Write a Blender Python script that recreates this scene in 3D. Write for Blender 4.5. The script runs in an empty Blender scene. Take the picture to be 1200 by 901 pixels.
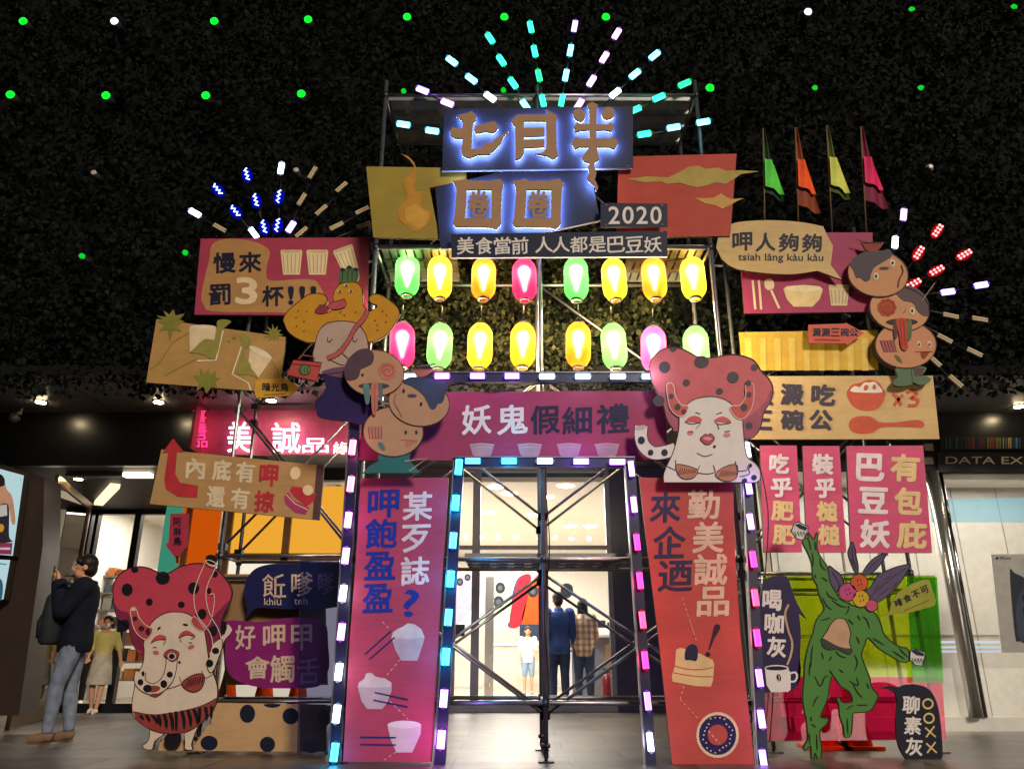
import bpy, bmesh, math, random
import numpy as np
from mathutils import Vector, Matrix
from mathutils.geometry import tessellate_polygon
random.seed(7)
scene = bpy.context.scene
COL = scene.collection
R = math.radians

# ---------------------------------------------------------------- camera, sky, sun, exposure
F_PX, PITCH, CAM_H = 910.0, R(19.3), 0.76
cam_data = bpy.data.cameras.new('camera')
cam_data.sensor_width = 36.0
cam_data.lens = F_PX / 1200.0 * 36.0
cam_data.clip_start, cam_data.clip_end = 0.05, 400.0
cam = bpy.data.objects.new('camera', cam_data)
cam.location = (0, 0, CAM_H)
cam.rotation_euler = (R(90) + PITCH, 0, 0)
COL.objects.link(cam)
scene.camera = cam

SUN_EL, SUN_AZ = R(26), R(24)          # faint city glow from behind the camera, a little from the right
world = bpy.data.worlds.new('World')
scene.world = world
world.use_nodes = True
wn = world.node_tree
bg = wn.nodes['Background']
sky = wn.nodes.new('ShaderNodeTexSky')
sky.sky_type = 'NISHITA'
sky.sun_disc = False
sky.sun_elevation = SUN_EL
sky.sun_rotation = R(180) - SUN_AZ
wn.links.new(sky.outputs[0], bg.inputs[0])
bg.inputs[1].default_value = 0.004
sun_data = bpy.data.lights.new('sun', 'SUN')
sun_data.energy = 2.5
sun_data.angle = R(12)
sun_data.color = (1.0, 0.88, 0.74)
sun = bpy.data.objects.new('sun', sun_data)
sun.rotation_euler = Vector((-math.sin(SUN_AZ) * math.cos(SUN_EL), math.cos(SUN_AZ) * math.cos(SUN_EL), -math.sin(SUN_EL))).to_track_quat('-Z', 'Y').to_euler()
sun.location = (4, -8, 9)
COL.objects.link(sun)
vs = scene.view_settings
vs.view_transform = 'Standard'
vs.look = 'None'
vs.exposure = 0.0
vs.gamma = 1.0
vs.use_curve_mapping = False
scene.cycles.max_bounces = 6
scene.cycles.transparent_max_bounces = 10
scene.cycles.sample_clamp_indirect = 4.0
scene.cycles.caustics_reflective = False
scene.cycles.caustics_refractive = False

# ---------------------------------------------------------------- helpers
CP, SP = math.cos(PITCH), math.sin(PITCH)

def W(px, py, d):
    """the place a photographed point has when it stands at distance d"""
    a, v = (px - 600.0) / F_PX, (450.5 - py) / F_PX
    y = CP - v * SP
    z = SP + v * CP
    k = d / y
    return Vector((a * k, d, CAM_H + z * k))

def ground(px, py):
    v = (450.5 - py) / F_PX
    z = SP + v * CP
    k = -CAM_H / z
    return Vector(((px - 600.0) / F_PX * k, (CP - v * SP) * k, 0))

def lin(h):
    h = h.lstrip('#')
    o = []
    for i in (0, 2, 4):
        c = int(h[i:i + 2], 16) / 255.0
        o.append(c / 12.92 if c <= 0.04045 else ((c + 0.055) / 1.055) ** 2.4)
    return o

MATS = {}

def P(hexc, rough=0.6, var=0.10, metal=0.0, scale=9.0, bump=0.0, coat=0.0):
    """painted / plain surface with a little uneven wear"""
    key = ('P', hexc, rough, var, metal, scale, bump, coat)
    if key in MATS:
        return MATS[key]
    m = bpy.data.materials.new('paint_' + hexc.lstrip('#'))
    m.use_nodes = True
    nt = m.node_tree
    b = nt.nodes['Principled BSDF']
    b.inputs['Roughness'].default_value = rough
    b.inputs['Metallic'].default_value = metal
    if not metal and rough > 0.44: b.inputs['Specular IOR Level'].default_value = 0.18
    c = lin(hexc)
    tc = nt.nodes.new('ShaderNodeTexCoord')
    n = nt.nodes.new('ShaderNodeTexNoise')
    n.inputs['Scale'].default_value = scale
    n.inputs['Detail'].default_value = 5
    nt.links.new(tc.outputs['Object'], n.inputs['Vector'])
    rp = nt.nodes.new('ShaderNodeValToRGB')
    rp.color_ramp.elements[0].position = 0.28
    rp.color_ramp.elements[1].position = 0.72
    rp.color_ramp.elements[0].color = [x * (1 - 1.6 * var) for x in c] + [1]
    rp.color_ramp.elements[1].color = [min(1, x * (1 + var)) for x in c] + [1]
    nt.links.new(n.outputs['Fac'], rp.inputs['Fac'])
    nt.links.new(rp.outputs['Color'], b.inputs['Base Color'])
    if bump:
        bp = nt.nodes.new('ShaderNodeBump')
        bp.inputs['Strength'].default_value = bump
        bp.inputs['Distance'].default_value = 0.01
        n2 = nt.nodes.new('ShaderNodeTexNoise')
        n2.inputs['Scale'].default_value = scale * 9
        nt.links.new(tc.outputs['Object'], n2.inputs['Vector'])
        nt.links.new(n2.outputs['Fac'], bp.inputs['Height'])
        nt.links.new(bp.outputs['Normal'], b.inputs['Normal'])
    if coat:
        b.inputs['Coat Weight'].default_value = coat
    MATS[key] = m
    return m

def PW(hexc, rough=0.55):
    """plywood-like printed board: faint stretched grain"""
    key = ('PW', hexc, rough)
    if key in MATS:
        return MATS[key]
    m = bpy.data.materials.new('board_' + hexc.lstrip('#'))
    m.use_nodes = True
    nt = m.node_tree
    b = nt.nodes['Principled BSDF']
    b.inputs['Roughness'].default_value = rough
    b.inputs['Specular IOR Level'].default_value = 0.2
    c = lin(hexc)
    tc = nt.nodes.new('ShaderNodeTexCoord')
    mp = nt.nodes.new('ShaderNodeMapping')
    mp.inputs['Scale'].default_value = (1.6, 3, 11)
    n = nt.nodes.new('ShaderNodeTexNoise')
    n.inputs['Scale'].default_value = 2.2
    n.inputs['Detail'].default_value = 7
    n.inputs['Distortion'].default_value = 0.5
    nt.links.new(tc.outputs['Object'], mp.inputs['Vector'])
    nt.links.new(mp.outputs['Vector'], n.inputs['Vector'])
    rp = nt.nodes.new('ShaderNodeValToRGB')
    rp.color_ramp.elements[0].position = 0.3
    rp.color_ramp.elements[1].position = 0.7
    rp.color_ramp.elements[0].color = [x * 0.92 for x in c] + [1]
    rp.color_ramp.elements[1].color = [min(1, x * 1.04) for x in c] + [1]
    nt.links.new(n.outputs['Fac'], rp.inputs['Fac'])
    n3 = nt.nodes.new('ShaderNodeTexNoise'); n3.inputs['Scale'].default_value = 2.6; n3.inputs['Detail'].default_value = 6; n3.inputs['Roughness'].default_value = 0.65
    nt.links.new(tc.outputs['Object'], n3.inputs['Vector'])
    r3 = nt.nodes.new('ShaderNodeValToRGB'); r3.color_ramp.elements[0].position = 0.3; r3.color_ramp.elements[1].position = 0.62
    r3.color_ramp.elements[0].color = (0.86,0.85,0.84,1); r3.color_ramp.elements[1].color = (1.06,1.06,1.06,1)
    nt.links.new(n3.outputs['Fac'], r3.inputs['Fac'])
    mm = nt.nodes.new('ShaderNodeMixRGB'); mm.blend_type = 'MULTIPLY'; mm.inputs[0].default_value = 1.0
    nt.links.new(rp.outputs['Color'], mm.inputs[1]); nt.links.new(r3.outputs['Color'], mm.inputs[2])
    nt.links.new(mm.outputs[0], b.inputs['Base Color'])
    MATS[key] = m
    return m

def E(hexc, strength, name='glow'):
    key = ('E', hexc, strength)
    if key in MATS:
        return MATS[key]
    m = bpy.data.materials.new(name)
    m.use_nodes = True
    nt = m.node_tree
    nt.nodes.remove(nt.nodes['Principled BSDF'])
    e = nt.nodes.new('ShaderNodeEmission')
    e.inputs[0].default_value = lin(hexc) + [1]
    e.inputs[1].default_value = strength
    nt.links.new(e.outputs[0], nt.nodes['Material Output'].inputs[0])
    MATS[key] = m
    return m

def GLASS(hexc='#FFFFFF', refl=0.16, rough=0.02, dull=0.0, dullc='#888888'):
    """thin sheet: coloured see-through, a clear sheen, some milkiness"""
    key = ('G', hexc, refl, rough, dull, dullc)
    if key in MATS:
        return MATS[key]
    m = bpy.data.materials.new('clear_sheet')
    m.use_nodes = True
    nt = m.node_tree
    nt.nodes.remove(nt.nodes['Principled BSDF'])
    t = nt.nodes.new('ShaderNodeBsdfTransparent')
    t.inputs[0].default_value = lin(hexc) + [1]
    g = nt.nodes.new('ShaderNodeBsdfGlossy')
    g.inputs['Roughness'].default_value = rough
    fr = nt.nodes.new('ShaderNodeFresnel')
    fr.inputs['IOR'].default_value = 1.45
    mu = nt.nodes.new('ShaderNodeMath')
    mu.operation = 'MULTIPLY_ADD'
    mu.inputs[1].default_value = 1.0
    mu.inputs[2].default_value = refl * 0.3
    nt.links.new(fr.outputs[0], mu.inputs[0])
    mx = nt.nodes.new('ShaderNodeMixShader')
    nt.links.new(mu.outputs[0], mx.inputs[0])
    src = t.outputs[0]
    if dull:
        df = nt.nodes.new('ShaderNodeBsdfDiffuse')
        df.inputs[0].default_value = lin(dullc) + [1]
        tl = nt.nodes.new('ShaderNodeBsdfTranslucent')
        tl.inputs[0].default_value = lin(dullc) + [1]
        ms = nt.nodes.new('ShaderNodeMixShader')
        ms.inputs[0].default_value = 0.5
        nt.links.new(df.outputs[0], ms.inputs[1])
        nt.links.new(tl.outputs[0], ms.inputs[2])
        m2 = nt.nodes.new('ShaderNodeMixShader')
        m2.inputs[0].default_value = dull
        nt.links.new(t.outputs[0], m2.inputs[1])
        nt.links.new(ms.outputs[0], m2.inputs[2])
        src = m2.outputs[0]
    nt.links.new(src, mx.inputs[1])
    nt.links.new(g.outputs[0], mx.inputs[2])
    nt.links.new(mx.outputs[0], nt.nodes['Material Output'].inputs[0])
    MATS[key] = m
    return m

def tag(o, label=None, cat=None, group=None, kind=None):
    if label: o['label'] = label
    if cat: o['category'] = cat
    if group: o['group'] = group
    if kind: o['kind'] = kind
    return o

def empty(name, loc, rz=0.0):
    o = bpy.data.objects.new(name, None)
    o.empty_display_size = 0.1
    o.location = loc
    o.rotation_euler = (0, 0, rz)
    COL.objects.link(o)
    return o

class MB:
    """collects world-space geometry and links it as ONE mesh object"""
    def __init__(s):
        s.v, s.f, s.m, s.sm, s.mats = [], [], [], [], []
    def mi(s, mat):
        if mat not in s.mats: s.mats.append(mat)
        return s.mats.index(mat)
    def add(s, verts, faces, mat, smooth=False):
        o = len(s.v)
        s.v += [tuple(v) for v in verts]
        k = s.mi(mat)
        for f in faces:
            s.f.append([i + o for i in f]); s.m.append(k); s.sm.append(smooth)
        return s
    def box(s, lo, hi, mat):
        x0, y0, z0 = lo; x1, y1, z1 = hi
        v = [(x0,y0,z0),(x1,y0,z0),(x1,y1,z0),(x0,y1,z0),(x0,y0,z1),(x1,y0,z1),(x1,y1,z1),(x0,y1,z1)]
        return s.add(v, [(0,3,2,1),(4,5,6,7),(0,1,5,4),(1,2,6,5),(2,3,7,6),(3,0,4,7)], mat)
    def obox(s, c, ux, uy, uz, mat):
        c, ux, uy, uz = map(Vector, (c, ux, uy, uz))
        v = [c + ux*a + uy*b + uz*g for g in (-1,1) for (a,b) in ((-1,-1),(1,-1),(1,1),(-1,1))]
        return s.add(v, [(0,3,2,1),(4,5,6,7),(0,1,5,4),(1,2,6,5),(2,3,7,6),(3,0,4,7)], mat)
    def tube(s, pts, rad, mat, n=10, sq=1.0, caps=True, flat=None):
        pts = [Vector(p) for p in pts]
        if not hasattr(rad, '__len__'): rad = [rad] * len(pts)
        vs_, up = [], None
        for i, p in enumerate(pts):
            t = (pts[min(i+1, len(pts)-1)] - pts[max(i-1, 0)]).normalized()
            if up is None:
                up = Vector((0,1,0)) if abs(t.y) < 0.9 else Vector((1,0,0))
            a = (up - t*up.dot(t)).normalized(); b = t.cross(a); up = a
            r = rad[i]
            ra, rb = (r if hasattr(r, '__len__') else (r, r*sq))
            for k in range(n):
                an = 2*math.pi*k/n
                vs_.append(p + a*math.cos(an)*ra + b*math.sin(an)*rb)
        fs = []
        for i in range(len(pts)-1):
            for k in range(n):
                fs.append((i*n+k, i*n+(k+1)%n, (i+1)*n+(k+1)%n, (i+1)*n+k))
        s.add(vs_, fs, mat, True)
        if caps:
            o = len(s.v) - len(vs_); k = s.mi(mat)
            s.f.append([o+i for i in range(n)][::-1]); s.m.append(k); s.sm.append(False)
            s.f.append([o+(len(pts)-1)*n+i for i in range(n)]); s.m.append(k); s.sm.append(False)
        return s
    def rings(s, rows, mat, n=16, base=(0,0,0), close=True):
        """lathe-like loft: rows of (cx, cy, z, rx, ry)"""
        vs_ = []
        for (cx, cy, z, rx, ry) in rows:
            for k in range(n):
                a = 2*math.pi*k/n
                vs_.append((base[0]+cx+rx*math.cos(a), base[1]+cy+ry*math.sin(a), base[2]+z))
        fs = []
        for i in range(len(rows)-1):
            for k in range(n):
                fs.append((i*n+k, i*n+(k+1)%n, (i+1)*n+(k+1)%n, (i+1)*n+k))
        if close:
            fs.append(tuple(range(n))[::-1]); fs.append(tuple((len(rows)-1)*n+i for i in range(n)))
        return s.add(vs_, fs, mat, True)
    def ball(s, c, r, mat, n=12, m=8, rot=None):
        r = r if hasattr(r, '__len__') else (r, r, r)
        vs_ = []
        for i in range(m+1):
            th = math.pi*i/m
            for k in range(n):
                a = 2*math.pi*k/n
                p = Vector((r[0]*max(math.sin(th),1e-3)*math.cos(a), r[1]*max(math.sin(th),1e-3)*math.sin(a), -r[2]*math.cos(th)))
                if rot: p = rot @ p
                vs_.append(Vector(c)+p)
        fs = [(i*n+k, i*n+(k+1)%n, (i+1)*n+(k+1)%n, (i+1)*n+k) for i in range(m) for k in range(n)]
        fs.append(tuple(range(n))[::-1]); fs.append(tuple(m*n+i for i in range(n)))
        return s.add(vs_, fs, mat, True)
    def build(s, name, parent=None, loc=None):
        """loc: world origin of a top-level thing; a child takes its parent's frame (unrotated parents)"""
        me = bpy.data.meshes.new(name)
        o = bpy.data.objects.new(name, me)
        if parent is not None:
            base = Vector((0,0,0)); p = parent
            while p is not None:
                base += Vector(p.location); p = p.parent
            off = base
            o.parent = parent
        else:
            if loc is None:
                xs = [v[0] for v in s.v]; ys = [v[1] for v in s.v]; zs = [v[2] for v in s.v]
                loc = ((min(xs)+max(xs))/2, (min(ys)+max(ys))/2, min(zs))
            off = Vector(loc)
            o.location = off
        me.from_pydata([(v[0]-off[0], v[1]-off[1], v[2]-off[2]) for v in s.v], [], s.f)
        for m in s.mats: me.materials.append(m)
        me.polygons.foreach_set('material_index', s.m)
        me.polygons.foreach_set('use_smooth', s.sm)
        me.update()
        COL.objects.link(o)
        return o

def spline(pts, closed=True, n=6):
    pts = [Vector((p[0], p[1])) for p in pts]
    N = len(pts); out = []
    for i in range(N if closed else N-1):
        if closed:
            p0, p1, p2, p3 = pts[(i-1)%N], pts[i], pts[(i+1)%N], pts[(i+2)%N]
        else:
            p0, p1, p2, p3 = pts[max(i-1,0)], pts[i], pts[i+1], pts[min(i+2,N-1)]
        for k in range(n):
            t = k/n
            out.append(0.5*((2*p1)+(p2-p0)*t+(2*p0-5*p1+4*p2-p3)*t*t+(3*p1-p0-3*p2+p3)*t*t*t))
    if not closed: out.append(pts[-1])
    return [(p.x, p.y) for p in out]

_GL = {}
def glyph(ch, bold):
    k = ch
    if k in _GL: return _GL[k]
    c = bpy.data.curves.new('glyph', 'FONT')
    c.body = ch; c.resolution_u = 3
    o = bpy.data.objects.new('glyph', c)
    COL.objects.link(o)
    m = bpy.data.meshes.new_from_object(o.evaluated_get(bpy.context.evaluated_depsgraph_get()))
    vs_ = [(v.co.x, v.co.y) for v in m.vertices]
    fs = [tuple(p.vertices) for p in m.polygons]
    bpy.data.objects.remove(o); bpy.data.curves.remove(c); bpy.data.meshes.remove(m)
    xs = [v[0] for v in vs_]; ys = [v[1] for v in vs_]
    x0, x1, y0, y1 = min(xs), max(xs), min(ys), max(ys)
    vs_ = [((x-x0)/(x1-x0)-0.5, (y-y0)/(y1-y0)-0.5) for x, y in vs_]
    _GL[k] = (vs_, fs, (x1-x0)/(y1-y0))
    return _GL[k]

LAY = 0.0016
class Board(MB):
    """a flat printed board: a thick sawn outline with its print on the front"""
    def __init__(s, d, view=(0,0,1)):
        super().__init__()
        s.d, s.view, s.top = d, view, 0
    def q(s, p):
        x0, y0, k = s.view
        return (x0+p[0]/k, y0+p[1]/k)
    def w(s, p, lay=0.0):
        x, y = s.q(p)
        return W(x, y, s.d - lay*LAY)
    def face(s, pts, mat, lay):
        if len(pts) < 3: return
        vv = [Vector((p[0], p[1], 0)) for p in pts]
        tri = tessellate_polygon([vv])
        vs_ = [s.w(p, lay) for p in pts]
        fs = []
        for t in tri:
            a, b, c = [vs_[i] for i in t]
            fs.append(t if (b-a).cross(c-a).y < 0 else (t[0], t[2], t[1]))
        s.add(vs_, fs, mat)
    def base(s, pts, mat, thick=0.03, edge=None, smooth=False, n=6, lay=0):
        if smooth: pts = spline(pts, True, n)
        edge = edge or P('#3A2C22')
        s.face(pts, mat, lay)
        f = [s.w(p, lay) for p in pts]
        b = [v + Vector((0, thick, 0)) for v in f]
        N = len(pts)
        s.add(f+b, [(i, (i+1)%N, N+(i+1)%N, N+i) for i in range(N)], edge)
        tri = tessellate_polygon([[Vector((p[0], p[1], 0)) for p in pts]])
        s.add(b, [t for t in tri], edge)
        if N == 4 and not smooth:                      # screw heads near the corners
            c = (f[0]+f[1]+f[2]+f[3])/4; sc = P('#6A625A', 0.4, 0.1, 0.6)
            if (f[0]-f[2]).length > 0.6:
                for v in f:
                    q = v+(c-v).normalized()*0.055+Vector((0,-0.004,0)); s.add([q+Vector((0.006*math.cos(a),0,0.006*math.sin(a))) for a in [i*math.pi/4 for i in range(8)]], [tuple(range(8))], sc)
        return s
    def poly(s, pts, mat, smooth=False, lay=1, n=5):
        s.face(spline(pts, True, n) if smooth else pts, mat, lay); return s
    def ell(s, cx, cy, rx, ry=None, mat=None, lay=2, rot=0, n=22):
        ry = ry or rx
        ca, sa = math.cos(R(rot)), math.sin(R(rot))
        s.face([(cx+rx*math.cos(a)*ca-ry*math.sin(a)*sa, cy+rx*math.cos(a)*sa+ry*math.sin(a)*ca) for a in [2*math.pi*i/n for i in range(n)]], mat, lay); return s
    def line(s, pts, w, mat, smooth=False, closed=False, lay=3, taper=False):
        if smooth: pts = spline(pts, closed, 5)
        N = len(pts); P2 = [Vector(p[:2]) for p in pts]
        L, Rr = [], []
        for i in range(N):
            a = P2[(i-1)%N] if closed else P2[max(i-1,0)]
            c = P2[(i+1)%N] if closed else P2[min(i+1,N-1)]
            t = (c-a)
            if t.length < 1e-6: t = Vector((1,0))
            t.normalize(); nrm = Vector((-t.y, t.x))
            ww = w/2
            if taper: ww *= max(0.15, math.sin(math.pi*(0.12+0.76*i/max(1,N-1))))
            L.append(P2[i]+nrm*ww); Rr.append(P2[i]-nrm*ww)
        vs_ = [s.w(p, lay) for p in L] + [s.w(p, lay) for p in Rr]
        fs = []
        for i in range(N if closed else N-1):
            j = (i+1) % N
            fs.append((i, j, N+j, N+i))
        s.add(vs_, fs, mat); return s
    def dash(s, pts, w, mat, on=14, off=12, lay=3):
        for a, b in zip(pts[:-1], pts[1:]):
            a, b = Vector(a), Vector(b); L = (b-a).length; t = 0
            while t < L:
                s.line([tuple(a.lerp(b, t/L)), tuple(a.lerp(b, min(1, (t+on)/L)))], w, mat, lay=lay); t += on+off
        return s
    def text(s, ch, cx, cy, w, h, mat, rot=0, bold=0.02, lay=4, skew=0.0, rise=0.0):
        """one glyph fitted to the ink box (w,h) round (cx,cy); rot clockwise in degrees"""
        vs_, fs, asp = glyph(ch, bold)
        if w is None: w = h*asp
        ca, sa = math.cos(R(rot)), math.sin(R(rot))
        r = bold*0.8*min(w, h)          # heavier strokes: the glyph laid over itself with small shifts
        sh = [(0,0)] + ([(r*math.cos(a), r*math.sin(a)) for a in [2*math.pi*i/8+0.2 for i in range(8)]] if bold > 0.004 else [])
        w, h = w-2*r, h-2*r
        for q, (dx, dy) in enumerate(sh):
            out = []
            for x, y in vs_:
                y2 = y + rise*x
                X = (x + skew*y)*w + dx; Y = -y2*h + dy
                out.append(s.w((cx+X*ca-Y*sa, cy+X*sa+Y*ca), lay+q*0.06))
            s.add(out, fs, mat)
        return s
    def word(s, txt, x0, y0, x1, y1, mat, bold=0.02, lay=4, h=None, **kw):
        """latin word fitted between two base points, height h"""
        vs_, fs, asp = glyph(txt, bold)
        a, b = Vector((x0, y0)), Vector((x1, y1))
        rot = math.degrees(math.atan2(b.y-a.y, b.x-a.x)); c = (a+b)/2
        return s.text(txt, c.x, c.y, (b-a).length, h or (b-a).length/asp, mat, rot, bold, lay, **kw)

# ================================================================ THE SETTING
WALL, FAC, BACK = 7.75, 9.15, 12.1
ZS = 3.60                                   # soffit height

def ground_mat():
    m = bpy.data.materials.new('stone_paving')
    m.use_nodes = True
    nt = m.node_tree; b = nt.nodes['Principled BSDF']
    tc = nt.nodes.new('ShaderNodeTexCoord')
    br = nt.nodes.new('ShaderNodeTexBrick')
    br.inputs['Scale'].default_value = 1.0
    br.inputs['Brick Width'].default_value = 0.9
    br.inputs['Row Height'].default_value = 0.62
    br.inputs['Mortar Size'].default_value = 0.012
    br.inputs['Color1'].default_value = (0.042, 0.037, 0.033, 1)
    br.inputs['Color2'].default_value = (0.20, 0.16, 0.125, 1)
    br.inputs['Mortar'].default_value = (0.004, 0.004, 0.004, 1)
    nt.links.new(tc.outputs['Object'], br.inputs['Vector'])
    n = nt.nodes.new('ShaderNodeTexNoise'); n.inputs['Scale'].default_value = 3.5; n.inputs['Detail'].default_value = 8
    nt.links.new(tc.outputs['Object'], n.inputs['Vector'])
    mx = nt.nodes.new('ShaderNodeMixRGB'); mx.blend_type = 'MULTIPLY'; mx.inputs[0].default_value = 0.8
    nt.links.new(br.outputs['Color'], mx.inputs[1]); nt.links.new(n.outputs['Fac'], mx.inputs[2])
    nt.links.new(mx.outputs[0], b.inputs['Base Color'])
    rr = nt.nodes.new('ShaderNodeMapRange'); rr.inputs[3].default_value = 0.28; rr.inputs[4].default_value = 0.5
    nt.links.new(n.outputs['Fac'], rr.inputs[0]); nt.links.new(rr.outputs[0], b.inputs['Roughness'])
    bp = nt.nodes.new('ShaderNodeBump'); bp.inputs['Strength'].default_value = 0.25; bp.inputs['Distance'].default_value = 0.004
    nt.links.new(br.outputs['Fac'], bp.inputs['Height']); bp.invert = True
    nt.links.new(bp.outputs['Normal'], b.inputs['Normal'])
    return m

g = MB(); g.add([(-60,-40,0),(60,-40,0),(60,70,0),(-60,70,0)], [(0,1,2,3)], ground_mat())
tag(g.build('ground', loc=(0,0,0)), kind='structure')

dark = P('#1B1B1E', 0.42, 0.12); dark2 = P('#131318', 0.3, 0.1); frame = P('#26252A', 0.35, 0.1, 0.6); frame2 = P('#6A6C86', 0.4, 0.1, 0.2)
white = P('#DEDAD2', 0.6, 0.03); navy_wall = P('#2C2A58', 0.3, 0.1)
X = lambda px, py, d: W(px, py, d).x
Zp = lambda py, d: W(600, py, d).z

bld = empty('arcade_building', (0, 10.5, 0))
tag(bld, 'dark arcade building with a canopy under the leafy upper wall and glass shopfronts below', 'building')
b = MB(); b.box((-16,8.0,ZS+0.09),(16,8.3,14), P('#0B0C0B', 0.9)); b.build('upper_wall', bld)
b = MB()
b.box((-16,WALL,ZS),(16,BACK+0.02,ZS+0.085), P('#7C7A7A', 0.4, 0.14))
b.box((-16,WALL-0.02,ZS-0.02),(16,WALL-0.001,ZS+0.08), P('#0C0C0C',0.9))  # added dark strip, hides the light caught by the soffit's front edge
for x in (-6.1,-4.9,-3.7,3.6,4.8,6.0): b.box((x,WALL+0.01,ZS-0.003),(x+0.012,FAC,ZS), dark2)
b.build('canopy_soffit', bld)
xl = X(243, 520, FAC); xr = X(884, 560, FAC); zl, zr = 2.93, 2.86
b = MB(); b.box((-16,FAC,zl),(xl,FAC+0.1,ZS-0.004), P('#15161A', 0.28, 0.15)); b.box((-16,FAC+0.1,zl),(xl,BACK,zl+0.06), P('#3A3835', 0.5))
b.box((xl-0.06,FAC+0.1,zl+0.06),(xl,BACK,ZS-0.004), dark); b.build('entrance_fascia', bld)
b = MB(); b.box((xr,FAC,zr),(16,FAC+0.1,ZS-0.004), P('#14141A', 0.3, 0.12)); b.build('shop_fascia', bld)
# side walls
b = MB(); b.box((-16,FAC+0.02,0),(-6.05,FAC+0.2,zl-0.004), dark); b.build('side_wall', bld)
b = MB(); b.box((xr,FAC+0.12,0),(xr+0.14,BACK,ZS-0.004), P('#2A2622', 0.5)); b.build('side_wall', bld)
b = MB(); b.box((7.51,FAC+0.01,0),(16,FAC+0.2,zr-0.004), P('#2E2C2C',0.4)); b.build('side_wall', bld)

# back facade: piers, glazing bars, glass
def pier(px0, px1, mat, z0=0.0, z1=ZS-0.004, d=BACK, name='pier', t=0.25):
    b = MB(); x0, x1 = X(px0, 770, d), X(px1, 770, d)
    b.box((x0,d,z0),(x1,d+t,z1), mat); return b.build(name, bld)
pier(410, 527, P('#4A4450', 0.5)); pier(722, 885, navy_wall)
pier(176, 186, frame, t=0.12); pier(45, 72, P('#2A2520', 0.5))
def glazing(px0, px1, bars, zb=0.12, zt=ZS-0.06, d=BACK, trans=(), fw=0.07, fmat=frame, gl=None):
    x0, x1 = X(px0, 770, d), X(px1, 770, d)
    b = MB()
    b.box((x0,d+0.02,0.004),(x1,d+0.12,zb), fmat); b.box((x0,d+0.02,zt),(x1,d+0.12,ZS-0.008 if d > 10 else zt+0.05), fmat)
    b.box((x0,d+0.02,zb),(x0+fw,d+0.12,zt), fmat); b.box((x1-fw,d+0.02,zb),(x1,d+0.12,zt), fmat)
    for p, w_ in bars:
        x = X(p, 770, d); b.box((x-w_/2,d+0.015,zb),(x+w_/2,d+0.125,zt), fmat)
    for z in trans: b.box((x0+fw,d+0.03,z),(x1-fw,d+0.11,z+0.06), fmat)
    o = b.build('shop_window', bld)
    g_ = MB(); g_.add([(x0,d+0.07,zb),(x1,d+0.07,zb),(x1,d+0.07,zt),(x0,d+0.07,zt)], [(0,1,2,3)], gl or GLASS(refl=0.06))
    g_.build('pane', o)
    return o
glazing(527, 722, [(556,0.12),(640,0.10)], trans=(2.32,), fmat=frame2)
glazing(72, 176, [(84,0.05),(135,0.1)], zt=2.86)
glazing(186, 410, [(208,0.06),(252,0.1),(330,0.12)], zt=3.4, trans=(2.0,))
# shop interior shell
b = MB(); x0, x1 = -7.6, 3.4
b.box((x0,22.0,0),(x1,22.1,3.5), white); b.box((x0-0.1,BACK+0.3,0),(x0,22.1,3.5), white); b.box((x1,BACK+0.3,0),(x1+0.1,22.1,3.5), white)
b.box((x0,BACK+0.26,3.42),(x1,22.1,3.5), P('#E8E4DA', 0.7, 0.02)); b.box((x0,BACK+0.13,0.004),(x1,22.0,0.012), P('#A89C8A', 0.25, 0.08))
b.box((-2.9,BACK+0.5,0.012),(-2.8,19.0,3.42), white); b.box((-4.62,BACK+0.3,0.012),(-4.54,16.0,3.42), P('#C9C2B4', 0.6, 0.03))
b.build('interior_shell', bld)
lampm = E('#FFF1D6', 14.0, 'lamp_lens')
for px, py in ((581,571),(663,570),(597,579),(574,601),(626,604),(668,617),(692,617),(640,583)):
    v = (450.5-py)/F_PX; z = SP+v*CP; k = (3.405-CAM_H)/z; p = Vector(((px-600)/F_PX*k, (CP-v*SP)*k, 3.405))
    b = MB(); b.rings([(0,0,0,0.13,0.13),(0,0,0.014,0.13,0.13)], lampm, 16, p); b.build('ceiling_light', bld)
for (x, y, sx, sy, e) in ((-0.6,14.6,2.6,3.0,540),(-0.6,18.6,4.2,4.2,430),(-6.0,14.4,2.2,2.6,170),(-3.8,14.2,1.2,2.6,90),(0.2,12.85,2.4,0.5,130)):  # the last one is added to brighten the backs at the counter
    l = bpy.data.lights.new('shop_area_light', 'AREA'); l.energy = e; l.shape = 'RECTANGLE'; l.size = sx; l.size_y = sy; l.color = (1.0,0.94,0.85)
    o = bpy.data.objects.new('shop_area_light', l); o.location = (x,y,3.36); COL.objects.link(o)

# recessed downlights in the canopies
dl = E('#FFE3B0', 90.0, 'downlight_lens'); ring = P('#8A8680', 0.3, 0.05, 0.7)
def downlight(px, py, zc, r=0.055):
    v = (450.5-py)/F_PX; z = SP+v*CP; k = (zc-CAM_H)/z; p = Vector(((px-600)/F_PX*k, (CP-v*SP)*k, zc))
    b = MB(); b.rings([(0,0,-0.012,r*1.18,r*1.18),(0,0,-0.003,r*1.22,r*1.22)], ring, 18, p); o = b.build('downlight', bld)
    b = MB(); b.rings([(0,0,-0.02,r,r),(0,0,-0.013,r,r)], dl, 18, p); b.build('lens', o)
for px, py in ((48,470),(186,470),(1194,475),(318,468)): downlight(px, py, ZS)
downlight(92, 560, zl, 0.05); downlight(1139, 504, zr+0.5, 0.03) if False else None
tubem = E('#FFEBC8', 6.0, 'tube_light')
b = MB(); b.box((X(84,545,9.6),9.5,zl-0.05),(X(150,545,9.6),9.62,zl-0.004), P('#8E8A84', 0.4)); b.build('light_trough', bld)
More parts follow.
